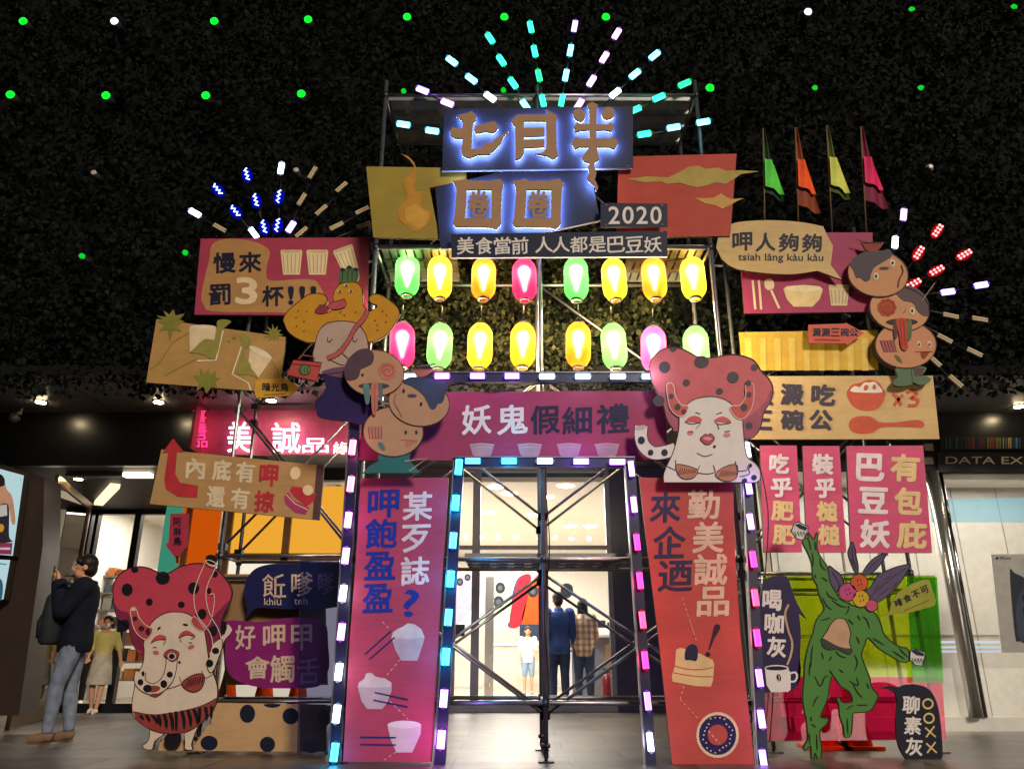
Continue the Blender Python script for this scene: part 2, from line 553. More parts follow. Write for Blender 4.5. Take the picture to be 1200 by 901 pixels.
b = MB(); b.box((X(150,545,9.6)+0.004,9.5,zl-0.05),(X(181,545,9.6),9.62,zl-0.004), tubem); b.build('tube_light', bld)
b = MB(); b.obox((X(122,570,10.6),10.7,zl-0.05),(0.42,-0.62,0),(0.05,0.035,0),(0,0,0.03), E('#FFE9C4', 1.3, 'dim_tube')); b.build('tube_light', bld)

# the left shop: shelves and a warm wall seen through the doors
sh = empty('wall_shelving', (X(105,700,15.0), 15.0, 0.012))
tag(sh, 'grey wall shelving with dark rows of goods far inside the left shop', 'shelving')
b = MB()
for i in range(7): b.box((-7.6,14.8,0.35+i*0.3),(-6.2,15.2,0.38+i*0.3), P('#6E675E', 0.5))
b.build('shelf', sh)
rnd = random.Random(3)
b = MB()
for i in range(7):
    x = -7.55
    while x < -6.4:
        w_ = rnd.uniform(0.08,0.22); h = rnd.uniform(0.1,0.24)
        b.box((x,14.85,0.382+i*0.3),(x+w_,15.1,0.382+i*0.3+h), P(rnd.choice(['#7A4030','#C8B48C','#4A5560','#8A8378','#B5703C','#3A3A3C']),0.6)); x += w_+rnd.uniform(0.01,0.1)
b.build('goods', sh)['kind'] = 'stuff'

# leaning-open glass door of the left shop (brass edged)
dr = empty('glass_door', (X(64,835,10.3), 10.3, 0))
tag(dr, 'tall brown framed glass door standing ajar at the left entrance', 'door')
br_ = P('#6A5238', 0.35, 0.15, 0.5)
def leaf(p0, p1, z1):
    a, c = Vector(p0), Vector(p1); dv = (c-a).normalized()*0.035
    b = MB()
    for q in (a+dv, c-dv): b.obox((q.x,q.y,z1/2), dv, (dv.y*-0.7,dv.x*0.7,0), (0,0,z1/2-0.002), br_)
    m_ = (a+c)/2; h = (c-a)/2-dv*2
    b.obox((m_.x,m_.y,z1-0.05), h, (dv.y*-0.6,dv.x*0.6,0), (0,0,0.045), br_); b.obox((m_.x,m_.y,0.13), h, (dv.y*-0.6,dv.x*0.6,0), (0,0,0.12), br_)
    b.build('frame', dr)
    g_ = MB(); g_.add([(a.x,a.y,0.2),(c.x,c.y,0.2),(c.x,c.y,z1-0.08),(a.x,a.y,z1-0.08)], [(0,1,2,3)], GLASS('#8C8880', 0.2)); g_.build('pane', dr)
leaf((X(12,835,9.3),9.3,0), (X(62,835,11.2),11.2,0), 2.86)
nt_ = Board(9.55, (0,0,1)); nt_.base([(20,711),(46,712),(46,737),(20,737)], P('#C9BEA8'), 0.004)
nt_.line([(27,727),(38,727)], 1.5, P('#A05040'), lay=1)
tag(nt_.build('paper_notice'), 'cream paper notice taped to the brown framed glass door', 'notice')
nt_ = Board(9.6); nt_.base(spline([(28,698),(33,693),(38,699),(37,707),(32,711),(27,706)]), P('#5FA8B8'), 0.003)
nt_.line([(30,702),(36,702)], 1.2, P('#CFE6EA'), lay=1)
tag(nt_.build('door_sticker'), 'pale blue oval sticker on the brown framed glass door', 'sticker')

# ---------------- green wall: thousands of leaves on the upper facade
def leaf_mat():
    m = bpy.data.materials.new('leaf'); m.use_nodes = True
    nt = m.node_tree; b = nt.nodes['Principled BSDF']
    at = nt.nodes.new('ShaderNodeAttribute'); at.attribute_name = 'tone'
    rp = nt.nodes.new('ShaderNodeValToRGB')
    e = rp.color_ramp.elements
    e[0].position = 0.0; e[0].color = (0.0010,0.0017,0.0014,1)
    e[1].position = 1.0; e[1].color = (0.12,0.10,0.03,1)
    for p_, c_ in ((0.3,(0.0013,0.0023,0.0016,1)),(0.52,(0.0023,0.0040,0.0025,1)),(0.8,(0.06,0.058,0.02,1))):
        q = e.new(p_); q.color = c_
    nt.links.new(at.outputs['Fac'], rp.inputs['Fac']); nt.links.new(rp.outputs['Color'], b.inputs['Base Color'])
    b.inputs['Roughness'].default_value = 0.75
    b.inputs['Specular IOR Level'].default_value = 0.15
    return m
def leaves(name, n, boxes, size, seed):
    rg = np.random.default_rng(seed)
    P3, S = [], []
    for (x0,x1,y0,y1,z0,z1,k,sz) in boxes:
        P3.append(np.c_[rg.uniform(x0,x1,k), rg.uniform(y0,y1,k), rg.uniform(z0,z1,k)]); S.append(np.full(k, sz))
    p = np.concatenate(P3); s = np.concatenate(S)*rg.uniform(0.6,1.35,len(p)); N = len(p)
    # clumps push leaves in and out and thin them
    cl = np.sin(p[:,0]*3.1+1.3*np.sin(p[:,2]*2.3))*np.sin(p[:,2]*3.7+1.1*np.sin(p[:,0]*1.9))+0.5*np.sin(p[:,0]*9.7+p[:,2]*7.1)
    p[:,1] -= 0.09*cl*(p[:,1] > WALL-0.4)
    a = rg.normal(0,1,(N,3)); a[:,2] -= 0.6; a /= np.linalg.norm(a,axis=1)[:,None]
    nrm = rg.normal(0,0.5,(N,3)) + np.array([0,-1.0,0.35]); nrm -= (nrm*a).sum(1)[:,None]*a; nrm /= np.linalg.norm(nrm,axis=1)[:,None]
    c = np.cross(nrm,a)
    L = s[:,None]; wd = s[:,None]*0.36
    v = np.stack([p-a*L*0.5, p+c*wd+nrm*L*0.07, p+a*L*0.5, p-c*wd+nrm*L*0.07],1).reshape(-1,3)
    me = bpy.data.meshes.new(name)
    me.vertices.add(N*4); me.vertices.foreach_set('co', v.ravel())
    me.loops.add(N*4); me.loops.foreach_set('vertex_index', np.arange(N*4))
    me.polygons.add(N); me.polygons.foreach_set('loop_start', np.arange(N)*4); me.polygons.foreach_set('loop_total', np.full(N,4))
    near = np.exp(-((p[:,0]-0.2)/1.7)**4)*np.exp(-((p[:,2]-4.3)/0.95)**4)   # lantern light put into the leaf colour over the gate
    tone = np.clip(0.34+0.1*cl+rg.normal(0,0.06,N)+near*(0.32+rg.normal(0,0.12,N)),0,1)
    at = me.attributes.new('tone','FLOAT','POINT'); at.data.foreach_set('value', np.repeat(tone,4))
    me.update(calc_edges=True); me.materials.append(leaf_mat())
    o = bpy.data.objects.new(name, me); COL.objects.link(o); return o
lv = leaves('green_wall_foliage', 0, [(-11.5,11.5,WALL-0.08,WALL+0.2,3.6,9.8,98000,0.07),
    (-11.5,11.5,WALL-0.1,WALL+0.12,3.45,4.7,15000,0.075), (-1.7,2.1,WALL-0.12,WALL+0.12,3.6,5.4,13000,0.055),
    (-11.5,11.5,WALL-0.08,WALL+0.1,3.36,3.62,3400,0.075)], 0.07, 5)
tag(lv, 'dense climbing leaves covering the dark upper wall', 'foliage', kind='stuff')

# ---------------- small spotlights set into the leafy wall
hs = P('#3A3A3A', 0.4, 0.1, 0.5)
def wall_spot(px, py, kind, label):
    d = WALL-0.22; c = W(px, py, d)
    r = {'g':0.048,'dg':0.030,'w':0.045,'dw':0.034}[kind]
    m = {'g':E('#12FF30', 1.6,'green_led'),'dg':E('#10E030',0.9,'green_led'),'w':E('#F4E4FF',2.6,'white_led'),'dw':P('#B5ADA0',0.35)}[kind]
    t = empty('wall_spotlight', c); tag(t, label, 'spotlight', 'round spotlights on the leafy wall')
    b = MB(); b.tube([c+Vector((0,0.2,0)), c+Vector((0,0.01,0))], [r*1.1,r*1.15], hs, 14); b.build('housing', t)
    b = MB(); b.tube([c+Vector((0,0.009,0)), c+Vector((0,-0.012,0)), c+Vector((0,-0.02,0))], [r,r*0.95,r*0.6], m, 14); 
    if kind in ('dg',):
        for k in range(2): b.ball(c+Vector((rnd.uniform(-0.03,0.03),-0.01,rnd.uniform(-0.03,0.03))), 0.014, m, 8, 6)
    b.build('lens', t)
ordw = ['first','second','third','fourth','fifth','sixth','seventh','eighth','ninth']
row1 = [(27,25,'g'),(134,25,'w'),(251,25,'g'),(361,23,'g'),(477,20,'g'),(591,20,'g'),(710,20,'g')]
for i,(x,y,k) in enumerate(row1):
    if k == 'w': wall_spot(x,y,k,'lilac white round spotlight among the bright green ones in the top row at left')
    else: wall_spot(x,y,k,'bright green round wall spotlight, %s from the left in the topmost row' % ordw[i])
for i,(x,y,k) in enumerate([(12,111,'g'),(124,112,'g'),(241,112,'g'),(353,110,'g')]):
    wall_spot(x,y,k,'green round wall spotlight, %s from the left in the second row of the left half' % ordw[i])
for (x,y,k,l) in ((110,203,'dw','unlit pale round spotlight alone in the dark leaves at far left'),
    (96,300,'dg','small broken green spotlight in the leaves left of the beige drinks board'),
    (217,296,'dg','small green spotlight peeking beside the top left of the maroon cups board'),
    (947,14,'w','dim white round spotlight at the top above the row of flags'),
    (1068,11,'dg','small green spotlight in the top row right of the white one'),
    (1188,8,'dg','small green spotlight in the top right corner of the leaves'),
    (955,103,'dg','small green spotlight directly above the flags'),
    (1079,103,'dg','small green spotlight high in the leaves right of the flags'),
    (473,107,'dg','faint green spotlight just above the left end of the scaffold deck'),
    (590,106,'dg','faint green spotlight behind the middle of the scaffold deck'),
    (832,103,'g','green spotlight beside the top of the right scaffold pole'),
    (1090,196,'dw','unlit pale spotlight in the leaves right of the magenta flag'),
    (347,200,'dw','unlit pale spotlight beside the left starburst of tubes')):
    wall_spot(x,y,k,l)

# ================================================================ SIGNBOARDS
NAVY = P('#20223F', 0.5); INK = P('#1C1B2E', 0.55); WHITE = P('#E2DAD2', 0.55, 0.05); CREAMT = P('#E6CFA0', 0.55, 0.06)
TAN = PW('#C49C62'); TAN2 = PW('#CBAA72'); MAR = PW('#A0384E'); PINKB = PW('#D4527A'); PURP = PW('#8E3358'); REDP = PW('#BA4C46')
CUPW = P('#DCC49A', 0.55, 0.06); CUPL = P('#B89A6C', 0.55, 0.06); DKB = PW('#20253C')
def sgn(b, label, name='sign_board', cat='sign', group=None, parent=None):
    o = b.build(name, parent)
    if parent is None: tag(o, label, cat, group)
    return o
def strut(d, pts, label=None):
    pass

# --- maroon cups board, upper left  (view V1)
V1 = (160,260,4.2857)
b = Board(7.04, V1)
b.base([(322,85),(1168,78),(1160,470),(290,466)], MAR, 0.03)
b.poly([(375,125),(410,95),(480,85),(590,100),(660,135),(668,170),(655,220),(655,285),(700,296),(790,290),(880,290),(915,315),(960,400),(985,450),(700,455),(390,450),(340,420),(325,375),(345,270),(365,190)], PW('#AA7E4C'), True, 1)
for ch,x,y,w,h in (('慢',442,205,115,105),('來',570,203,115,105),('罰',418,365,110,105),('杯',685,372,110,105)): b.text(ch,x,y,w,h,INK,0,0.035,3,rise=0.05)
b.text('3',552,347,112,138,P('#D8BE98'),2,0.06,3)
for x in (775,832,888):
    b.poly([(x-14,330),(x+14,330),(x+8,385),(x-6,385)],INK,True,3); b.ell(x,405,13,12,INK,3)
def cup(b, cx, cy, w, h, rot=0):
    ca, sa = math.cos(R(rot)), math.sin(R(rot)); q = lambda x,y:(cx+x*ca-y*sa, cy+x*sa+y*ca)
    b.poly([q(-w/2,-h/2+8),(q(-w/2+6,-h/2)),q(w/2-6,-h/2),q(w/2,-h/2+8),q(w*0.38,h/2),q(-w*0.38,h/2)],CUPW,False,2)
    b.ell(*q(0,-h/2+8),w*0.47,9,P('#C9AE80'),3,rot)
    for i in range(5):
        f = (i-2)/2.0*0.36; b.line([q(f*w*1.08,-h/2+22),q(f*w*0.86,h/2-8)],5,CUPL,lay=3)
cup(b,778,203,110,125); cup(b,908,203,110,125); cup(b,1055,187,105,125,-20)
sgn(b,'maroon board with three paper cups and a beige panel of black characters round a 3')

# --- tan board with cups and green splashes (V1)
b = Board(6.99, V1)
b.base([(100,488),(748,578),(745,640),(720,790),(610,850),(48,806)], PW('#AC864E'), 0.03)  # tan darkened, standing in for the dimmer light on the left wing
GRN = P('#7E7A34', 0.55); GRN2 = P('#8A8440',0.55)
def star(b,cx,cy,r0,r1,n,mat,lay=3,ph=0.2):
    pts=[]
    for i in range(2*n):
        a=math.pi*i/n+ph; r=(r1 if i%2==0 else r0)*(1+0.12*math.sin(i*2.7)); pts.append((cx+r*math.cos(a),cy+r*math.sin(a)*0.95))
    b.poly(pts,mat,False,lay)
b.base([(100,470),(150,478),(135,445),(165,465),(185,440),(195,470),(240,460),(215,490),(240,500),(205,520),(225,550),(185,540),(168,600),(155,540),(115,550),(140,515),(105,500),(130,490)], GRN, 0.02, lay=3)
b.base([(285,770),(320,775),(318,735),(340,765),(360,738),(368,768),(400,745),(395,780),(425,785),(395,800),(405,835),(375,830),(350,862),(335,825),(300,850),(312,805)], GRN, 0.02, lay=3)
star(b,688,560,22,50,10,GRN)
b.line([(68,740),(120,700),(180,610),(260,560)],5,GRN,True,lay=2); b.line([(140,775),(200,740),(300,690)],5,GRN,True,lay=2); b.line([(680,700),(710,750),(712,790)],6,GRN,True,lay=2)
b.poly([(265,530),(400,530),(385,640),(268,655)],P('#D6C09A'),False,2); b.ell(333,528,66,11,P('#D8C8A8'),3); 
b.poly([(285,640),(340,590),(390,590),(405,545),(405,500),(440,490),(475,500),(455,520),(432,545),(420,600),(405,660),(380,690),(330,665),(270,655)],GRN2,True,4)
b.line([(435,545),(398,695),(305,698)],7,P('#E0D2B4'),lay=3)
b.poly([(570,635),(680,685),(612,780),(560,715)],P('#D6C09A'),False,2); b.ell(622,655,64,16,P('#D8C8A8'),3,28)
b.poly([(520,570),(545,560),(575,590),(570,620),(545,640),(545,680),(570,710),(580,750),(612,785),(560,765),(525,770),(500,750),(515,700),(530,640)],GRN2,True,4)
b.line([(528,625),(480,765),(560,808),(575,845)],7,P('#E0D2B4'),lay=3); b.ell(490,580,9,8,GRN,4); b.ell(465,600,5,5,GRN,4)
sgn(b,'tan board with two tipped drinking cups spilling green splashes and green spiky stars')
b = Board(6.95, V1)
b.base([(600,800),(640,790),(745,785),(820,832),(770,872),(600,885),(592,850)], P('#C89A38',0.5), 0.015)
for i,ch in enumerate('暗光鳥'): b.text(ch,652+i*45,828+i*1,42,42,INK,0,0.03,3)
b.line([(640,868),(748,864)],5,P('#8A6A28'),lay=2)
sgn(b,'small ochre arrow tag with three black characters under the splashing cups board','sign_tag')

# --- red arrow board (V7)
V7 = (170,430,3.919)
b = Board(6.93, V7)
b.base([(75,378),(822,452),(800,702),(22,628)], PW('#AE8858'), 0.03)
b.poly([(788,449),(822,452),(800,702),(768,699)],PW('#4E3838'),False,1)
RED = P('#B03038',0.5)
b.base([(78,395),(128,328),(178,392),(146,390),(138,490),(160,530),(244,545),(238,600),(150,595),(95,560),(88,510),(106,395)], RED, 0.02, lay=2)
for ch,x,y in (('內',232,466),('底',352,474),('有',460,483)): b.text(ch,x,y,88,98,P('#D2BE9C'),4,0.05,3)
b.text('呷',568,497,88,100,RED,4,0.05,3)
for ch,x,y in (('還',325,595),('有',436,604)): b.text(ch,x,y,86,98,P('#D2BE9C'),4,0.05,3)
b.text('掠',548,617,92,100,RED,4,0.05,3)
b.ell(690,487,24,30,CUPW,3,10); b.ell(748,565,24,24,CUPW,3)
b.poly([(672,548),(720,552),(735,585),(788,580),(772,620),(740,640),(690,600),(665,570)],RED,False,2)
b.poly([(655,572),(680,610),(755,645),(738,676),(690,668),(645,628),(638,595)],P('#A33A66',0.5),False,3)
b.line([(648,585),(690,628),(748,655)],4,CUPW,lay=4)
sgn(b,'beige board with a bent red arrow and two rows of white and red characters')
b = Board(7.0, (0,420,3.754))
b.base([(750,682),(832,680),(826,812),(824,822),(784,876),(772,878),(732,826),(728,812),(740,812)], P('#A33046',0.5), 0.012)
for i,ch in enumerate('阿麻鳥'): b.text(ch,780,718+i*42,36,38,INK,0,0.03,3)
b.add([b.w((774,870)),b.w((786,870)),b.w((786,900)),b.w((774,900))],[(0,3,2,1)],P('#4A2A20'))
sgn(b,'small maroon arrow sign pointing down with three dark characters on a stick','sign_tag')

# --- neon shopfront sign behind
t = empty('neon_sign', W(320,520,9.1)); tag(t,'lit pink sign box with glowing white characters under the canopy','sign')
b = MB(); xa,xb = X(232,520,9.0), X(425,520,9.0); za,zb = Zp(531,9.0), Zp(452,9.0)
pink_w = P('#A84458',0.5)
b.box((xa,9.06,za),(xb,9.12,zb), P('#D25A86',0.4)); b.box((xa+0.02,8.72,zb-0.03),(xb,9.06,zb+0.05), P('#C48A8A',0.5)); b.box((xa,8.75,za),(xa+0.03,9.06,zb), pink_w)
b.build('sign_box', t)
nm = E('#FFD6DC', 4.5, 'neon_white')
for ch,x,y,w,h in (('美',432,322,108,140),('誠',648,325,132,140),('品',782,360,120,66),('綠',900,372,72,56)):
    V = Board(8.95, (170,430,3.919)); V.text(ch,x,y,w,h,nm,0,0.008,1); V.build('neon_character', t)
pk = E('#FF2C6C',3.2,'neon_pink')
for ch,x,y in (('喜',250,225),('壽',250,285),('品',255,340)): V = Board(8.9, (170,430,3.919)); V.text(ch,x,y,62,58,pk,0,0.0,1); V.build('neon_character', t)
l = MB(); l.box((X(262,460,8.9),8.8,Zp(454,8.9)),(X(400,460,8.9),8.86,Zp(452,8.9)+0.03), E('#FF9AA8',5.0,'neon_tube')); l.build('neon_tube', t)
# warm light slot above it
l = MB(); l.box((X(248,462,9.2),9.13,Zp(470,9.2)),(X(405,462,9.2),9.14,Zp(452,9.2)), E('#FFC878',1.6,'warm_panel')); o = l.build('lit_panel', t)

# --- orange display windows behind the left wing
t = empty('display_window', (X(320,835,9.9),9.9,0)); tag(t,'shop display window with glowing orange upper panels and a white lower band','shop window')
d = 9.8
om = E('#FFB43A', 0.85, 'orange_backlit'); om2 = E('#FF6A10', 0.55, 'orange_backlit')
wm = E('#FFF3DC', 0.95, 'white_backlit')
def pan(px0,py0,px1,py1,m,name,dd=0.0):
    bb = MB(); ym = (py0+py1)/2; bb.box((W(px0,ym,d+dd).x,d+dd,max(0.004,W(px0,py1,d+dd).z)),(W(px1,ym,d+dd).x,d+dd+0.05,W(px0,py0,d+dd).z),m); bb.build(name,t)
pan(262,575,332,652,om,'orange_panel'); pan(338,570,412,652,om,'orange_panel'); pan(212,575,256,660,om2,'orange_panel',0.02)
pan(252,652,412,700,wm,'white_panel',0.03); pan(262,700,412,826,E('#E8DCC4',0.75,'white_backlit'),'rear_panel',0.05)
pan(186,580,208,735,E('#3E9478',0.8,'teal_backlit'),'teal_panel',0.04); pan(208,660,250,735,E('#C9BEAC',0.7,'poster_backlit'),'poster',0.045)
fr = P('#6A4A2C',0.4,0.1)
for (x0,y0,x1,y1) in ((255,560,262,835),(331,560,339,700),(252,648,412,656),(205,560,211,835)): pan(x0,y0,x1,y1,fr,'mullion',-0.06)

# --- title sign (view T)
T = (510,110,5.0)
ts = empty('title_sign', W(640,290,6.5)); tag(ts,'dark blue title sign of two tilted boards with large backlit tan letters','sign')
b = Board(6.46, T); b.base([(52,88),(1160,75),(1158,435),(40,450)], DKB, 0.03, edge=P('#B8B4C8',0.5)); b.build('upper_board', ts)
b = Board(6.49, T); b.base([(0,548),(370,462),(905,440),(968,742),(640,812),(640,870),(30,910)], DKB, 0.03, edge=P('#8A8698',0.5)); b.build('lower_board', ts)
LT = P('#A4805F', 0.55, 0.05)
halo = E('#98B4FF', 62.0, 'halo_led')
def letter(pieces, d, inner=None):
    """a raised letter: thick tan front on stand-offs with LEDs behind"""
    b = Board(d-0.062, T); bb = Board(d-0.062, T)
    for i, (pts, sm) in enumerate(pieces):
        if sm: pts = spline(pts, True, 4)
        b.face(pts, LT, i*0.15)
        f = [b.w(p, i*0.15) for p in pts]; k = [v+Vector((0,0.022,0)) for v in f]; N = len(pts)
        b.add(f+k, [(j,(j+1)%N,N+(j+1)%N,N+j) for j in range(N)], LT)
        tri = tessellate_polygon([[Vector((p[0],p[1],0)) for p in pts]])
        cxm = sum(p[0] for p in pts)/N; cym = sum(p[1] for p in pts)/N
        bb.add([v+Vector((0,0.0005+0.0004*i,0)) for v in k], [tuple(q) for q in tri], halo)
    if inner:
        ch, cx_, cy_, w_, h_ = inner
        b.text(ch, cx_, cy_, w_, h_, LT, 0, 0.05, 0.5)
    o = b.build('letter', ts); bb.build('back_light', o)
D_ = 6.46
letter([([(125,128),(190,112),(215,102),(240,130),(238,155),(222,170),(216,230),(214,322),(280,318),(278,300),(300,285),(330,290),(350,265),(400,235),(438,210),(405,245),(380,295),(345,330),(310,358),(250,355),(200,378),(160,362),(150,320),(160,295),(160,262),(120,262),(95,248),(84,218),(105,196),(130,204),(160,202),(160,160),(142,140)],False),
        ([(235,188),(350,160),(372,200),(340,230),(300,222),(240,232),(228,210)],False)], D_)
letter([([(445,160),(480,122),(660,122),(652,92),(690,115),(715,128),(710,170),(712,320),(722,362),(690,384),(650,362),(588,352),(630,345),(650,320),(650,160),(520,160),(520,345),(500,378),(468,388),(470,330),(468,190)],False),
        ([(520,200),(640,198),(640,248),(520,252)],False), ([(520,270),(640,266),(640,312),(520,318)],False)], D_)
letter([([(890,62),(920,48),(955,64),(948,90),(945,178),(1010,180),(1030,165),(1050,195),(1035,222),(1000,212),(945,214),(945,262),(1025,262),(1040,246),(1075,285),(1050,325),(1020,312),(945,312),(955,350),(962,385),(930,405),(935,430),(945,460),(935,500),(955,545),(945,570),(930,535),(900,510),(890,485),(905,460),(895,430),(905,405),(870,395),(860,370),(880,345),(905,312),(840,312),(820,325),(798,290),(825,250),(850,264),(905,262),(905,212),(850,215),(825,225),(812,195),(830,168),(850,178),(905,176),(902,90)],False),
        ([(810,100),(845,88),(878,110),(872,150),(850,162),(815,140)],True),([(975,115),(990,85),(1020,78),(1050,95),(1045,135),(1010,150),(985,140)],True)], D_)
def ring_letter(ox):
    o = lambda pts: [(x+ox,y) for x,y in pts]
    letter([(o([(100,512),(150,505),(180,498),(200,510),(320,510),(375,498),(402,520),(392,560),(330,562),(185,562),(182,640),(175,728),(180,730),(120,780),(102,760),(112,720),(125,570),(120,540)]),False),
            (o([(330,562),(392,560),(385,720),(388,760),(360,792),(320,782),(180,778),(120,780),(110,745),(175,728),(328,728)]),False),
            ], 6.49, ('卷', 254+ox, 645, 134, 158))
ring_letter(0); ring_letter(350)
o = MB()
b = Board(6.40, (440,80,3.0)); b.base([(265,583),(1026,572),(1026,662),(268,666)], DKB, 0.025, edge=P('#9A96A0',0.5))
for ch,x in zip('美食當前',(316,382,446,508)): b.text(ch,x,624,60,60,WHITE,-1,0.02,2,rise=0.06)
for ch,x in zip('人人都是巴豆妖',(592,652,715,780,846,910,975)): b.text(ch,x,620,62,56,WHITE,-1,0.02,2,rise=0.06)
sgn(b,'dark slogan strip of white brush characters above the upper lantern row')
b = Board(6.38, (440,80,3.0)); b.base([(792,474),(1026,476),(1028,556),(792,558)], DKB, 0.02, edge=P('#5A5664',0.5))
for i,ch in enumerate('2020'): b.text(ch,839+i*49,517,40,62,WHITE,0,0.035,2)
sgn(b,'dark number plate reading 2020 in white on the orange red board')
b = Board(6.52, (420,180,6.0)); OL = PW('#9A8434'); FL = P('#B8822C',0.5)
b.base([(55,92),(580,100),(585,125),(758,128),(760,190),(690,205),(500,240),(570,600),(105,590)], OL, 0.03)
b.base([(300,0),(350,20),(390,60),(410,110),(405,180),(390,230),(400,265),(440,270),(465,310),(440,360),(460,385),(510,400),(520,440),(490,500),(430,545),(380,545),(330,500),(290,470),(270,420),(290,370),(335,330),(345,290),(320,235),(315,190),(350,160),(385,130),(392,90),(360,45)], FL, 0.02, lay=2)
b.poly([(330,395),(400,360),(455,395),(500,430),(470,500),(400,520),(340,470)],P('#C8943A',0.5),True,3)
sgn(b,'olive board with a tan ghost flame whose tail curls above its top edge')
b = Board(6.52, (700,170,6.0)); b.base([(252,80),(980,62),(935,640),(135,650),(148,168),(252,160)], PW('#B03A26'), 0.03)
OCH = P('#A8903A',0.5)
b.base([(205,240),(340,222),(500,228),(580,190),(640,155),(710,146),(760,168),(800,165),(850,160),(910,182),(1010,178),(1140,186),(1010,205),(960,240),(900,275),(830,262),(770,285),(700,298),(640,285),(580,265),(490,275),(450,258),(330,262)], OCH, 0.02, lay=2)
b.base([(680,372),(760,375),(820,370),(870,340),(905,365),(940,380),(1030,375),(980,395),(940,420),(880,448),(830,425),(760,412)], P('#C0923C',0.5), 0.02, lay=2)
sgn(b,'orange red board with two ochre flame clouds poking past its right edge')

# --- purple banner over the doorway (V9 then V10)
V9 = (380,390,4.2857)
b = Board(6.47, V9)
b.base([(385,300),(1190,292),(1720,292),(1720,640),(1100,640),(600,640),(170,640),(175,540)], PW('#9E3A5A'), 0.025)
for ch,x,y,w,h in (('妖',765,435,150,150),('鬼',945,435,155,150)): b.text(ch,x,y,w,h,WHITE,0,0.03,2,rise=0.06)
for ch,x,y,w,h in (('假',1110,435,150,145),('細',1270,438,150,140),('禮',1450,430,165,150)): b.text(ch,x,y,w,h,NAVY,0,0.03,2,rise=0.06)
BW = P('#B08A92',0.5); BW2 = P('#C8A8A4',0.5)
for x in (792,1032,1230,1420):
    b.poly([(x-62,560),(x+62,560),(x+48,610),(x+28,632),(x-28,632),(x-48,610)],BW,False,2); b.line([(x-62,562),(x,556),(x+62,562)],5,BW2,True,lay=3); b.line([(x-54,578),(x,572),(x+54,578)],3,BW2,True,lay=3)
sgn(b,'purple pink banner over the doorway with five brush characters and four faint bowls','banner','banner')

# --- left vertical banner
B1 = (400,555,5.146); B2 = (400,725,5.12)
b = Board(6.44, B1)
pa = lambda y: y
b.base([(118,28),(648,22),(600,760),(545,1735),(10,1735),(50,1000),(85,560)], PW('#A83F58'), 0.03)
BL = P('#1B2F86',0.5)
for ch,x,y,w,h in (('呷',255,180,190,170),('飽',240,360,195,180),('盈',232,555,190,172),('盈',220,750,185,176)): b.text(ch,x,y,w,h,BL,2,0.035,2,rise=0.07)
for ch,x,y,w,h in (('某',460,195,180,175),('歹',450,390,175,170),('誌',445,585,175,175)): b.text(ch,x,y,w,h,P('#D8BFC0',0.5),2,0.03,2,rise=0.07)
b.text('?',422,780,92,165,BL,4,0.045,2)
b.view = B2
BWL = P('#C8B4B4',0.5); BWD = P('#B49CA4',0.5)
b.poly([(300,112),(310,80),(335,60),(370,45),(400,25),(440,32),(480,60),(500,110),(490,150),(455,250),(360,250),(325,190)],BWL,False,2)
b.poly([(300,112),(400,120),(500,110),(490,150),(455,250),(360,250),(325,190)],BWD,False,3)
b.poly([(98,405),(105,380),(135,360),(150,325),(180,322),(205,345),(235,352),(260,355),(300,380),(302,430),(275,500),(245,540),(155,540),(120,490)],BWL,False,2)
b.poly([(98,405),(200,412),(302,405),(302,430),(275,500),(245,540),(155,540),(120,490)],BWD,False,3)
b.poly([(275,630),(380,610),(480,630),(475,690),(425,800),(330,800),(295,720)],BWL,False,2); b.ell(378,633,98,24,P('#D8C8C4',0.5),3)
CH = P('#1F2460',0.5)
for a,c in (((142,212),(300,70)),((168,242),(320,110)),((200,440),(402,484)),((192,486),(400,528)),((112,708),(328,711)),((112,752),(328,755))): b.line([a,c],9,CH,lay=4)
DA = P('#D29AA0',0.5)
b.dash([(245,15),(300,75)],5,DA,20,16); b.dash([(355,240),(270,340)],5,DA,20,16); b.dash([(290,490),(400,600)],5,DA,20,16); b.dash([(330,795),(250,850)],5,DA,20,16)
sgn(b,'tall pink banner with blue and white characters above three rice bowls and chopsticks','banner','banner')

# --- right vertical banner
B3 = (755,570,5.146); B4 = (755,725,5.12)
b = Board(6.44, B3)
b.base([(-30,-55),(535,-42),(548,420),(580,900),(668,1700),(172,1700),(85,900),(5,260)], PW('#BA4C46'), 0.03)
for ch,x,y,w,h in (('來',128,125,185,185),('企',152,335,195,195),('迺',188,538,210,190)): b.text(ch,x,y,w,h,P('#34284A',0.5),2,0.03,2,rise=0.06)
for ch,x,y,w,h in (('勤',358,108,195,180),('美',385,305,190,190),('誠',400,500,205,190),('品',415,692,195,180)): b.text(ch,x,y,w,h,P('#DDBBA2',0.5),2,0.035,2,rise=0.06)
b.dash([(228,668),(300,890)],5,P('#E0A090'),18,16)
b.view = B4
b.dash([(275,15),(315,140)],5,P('#E0A090'),18,16); b.dash([(238,400),(215,480),(325,600)],5,P('#E0A090'),18,16)
CAK = P('#D8BE88',0.5)
b.poly([(190,185),(215,172),(250,180),(330,205),(410,245),(420,270),(412,370),(400,405),(310,402),(170,375),(165,345),(185,270)],CAK,False,2)
for p in ([(178,280),(260,300),(350,302),(415,288)],[(175,322),(250,335),(330,345),(412,345)]): b.line(p,6,P('#B85A48'),True,lay=3)
b.poly([(245,240),(250,180),(285,150),(315,165),(322,210),(312,250),(280,245)],P('#2A2444'),True,4)
b.poly([(428,32),(450,35),(455,60),(420,120),(395,180),(388,178),(405,110),(418,55)],P('#3A1E34'),True,3); b.ell(382,212,15,15,P('#3A1E34'),3)
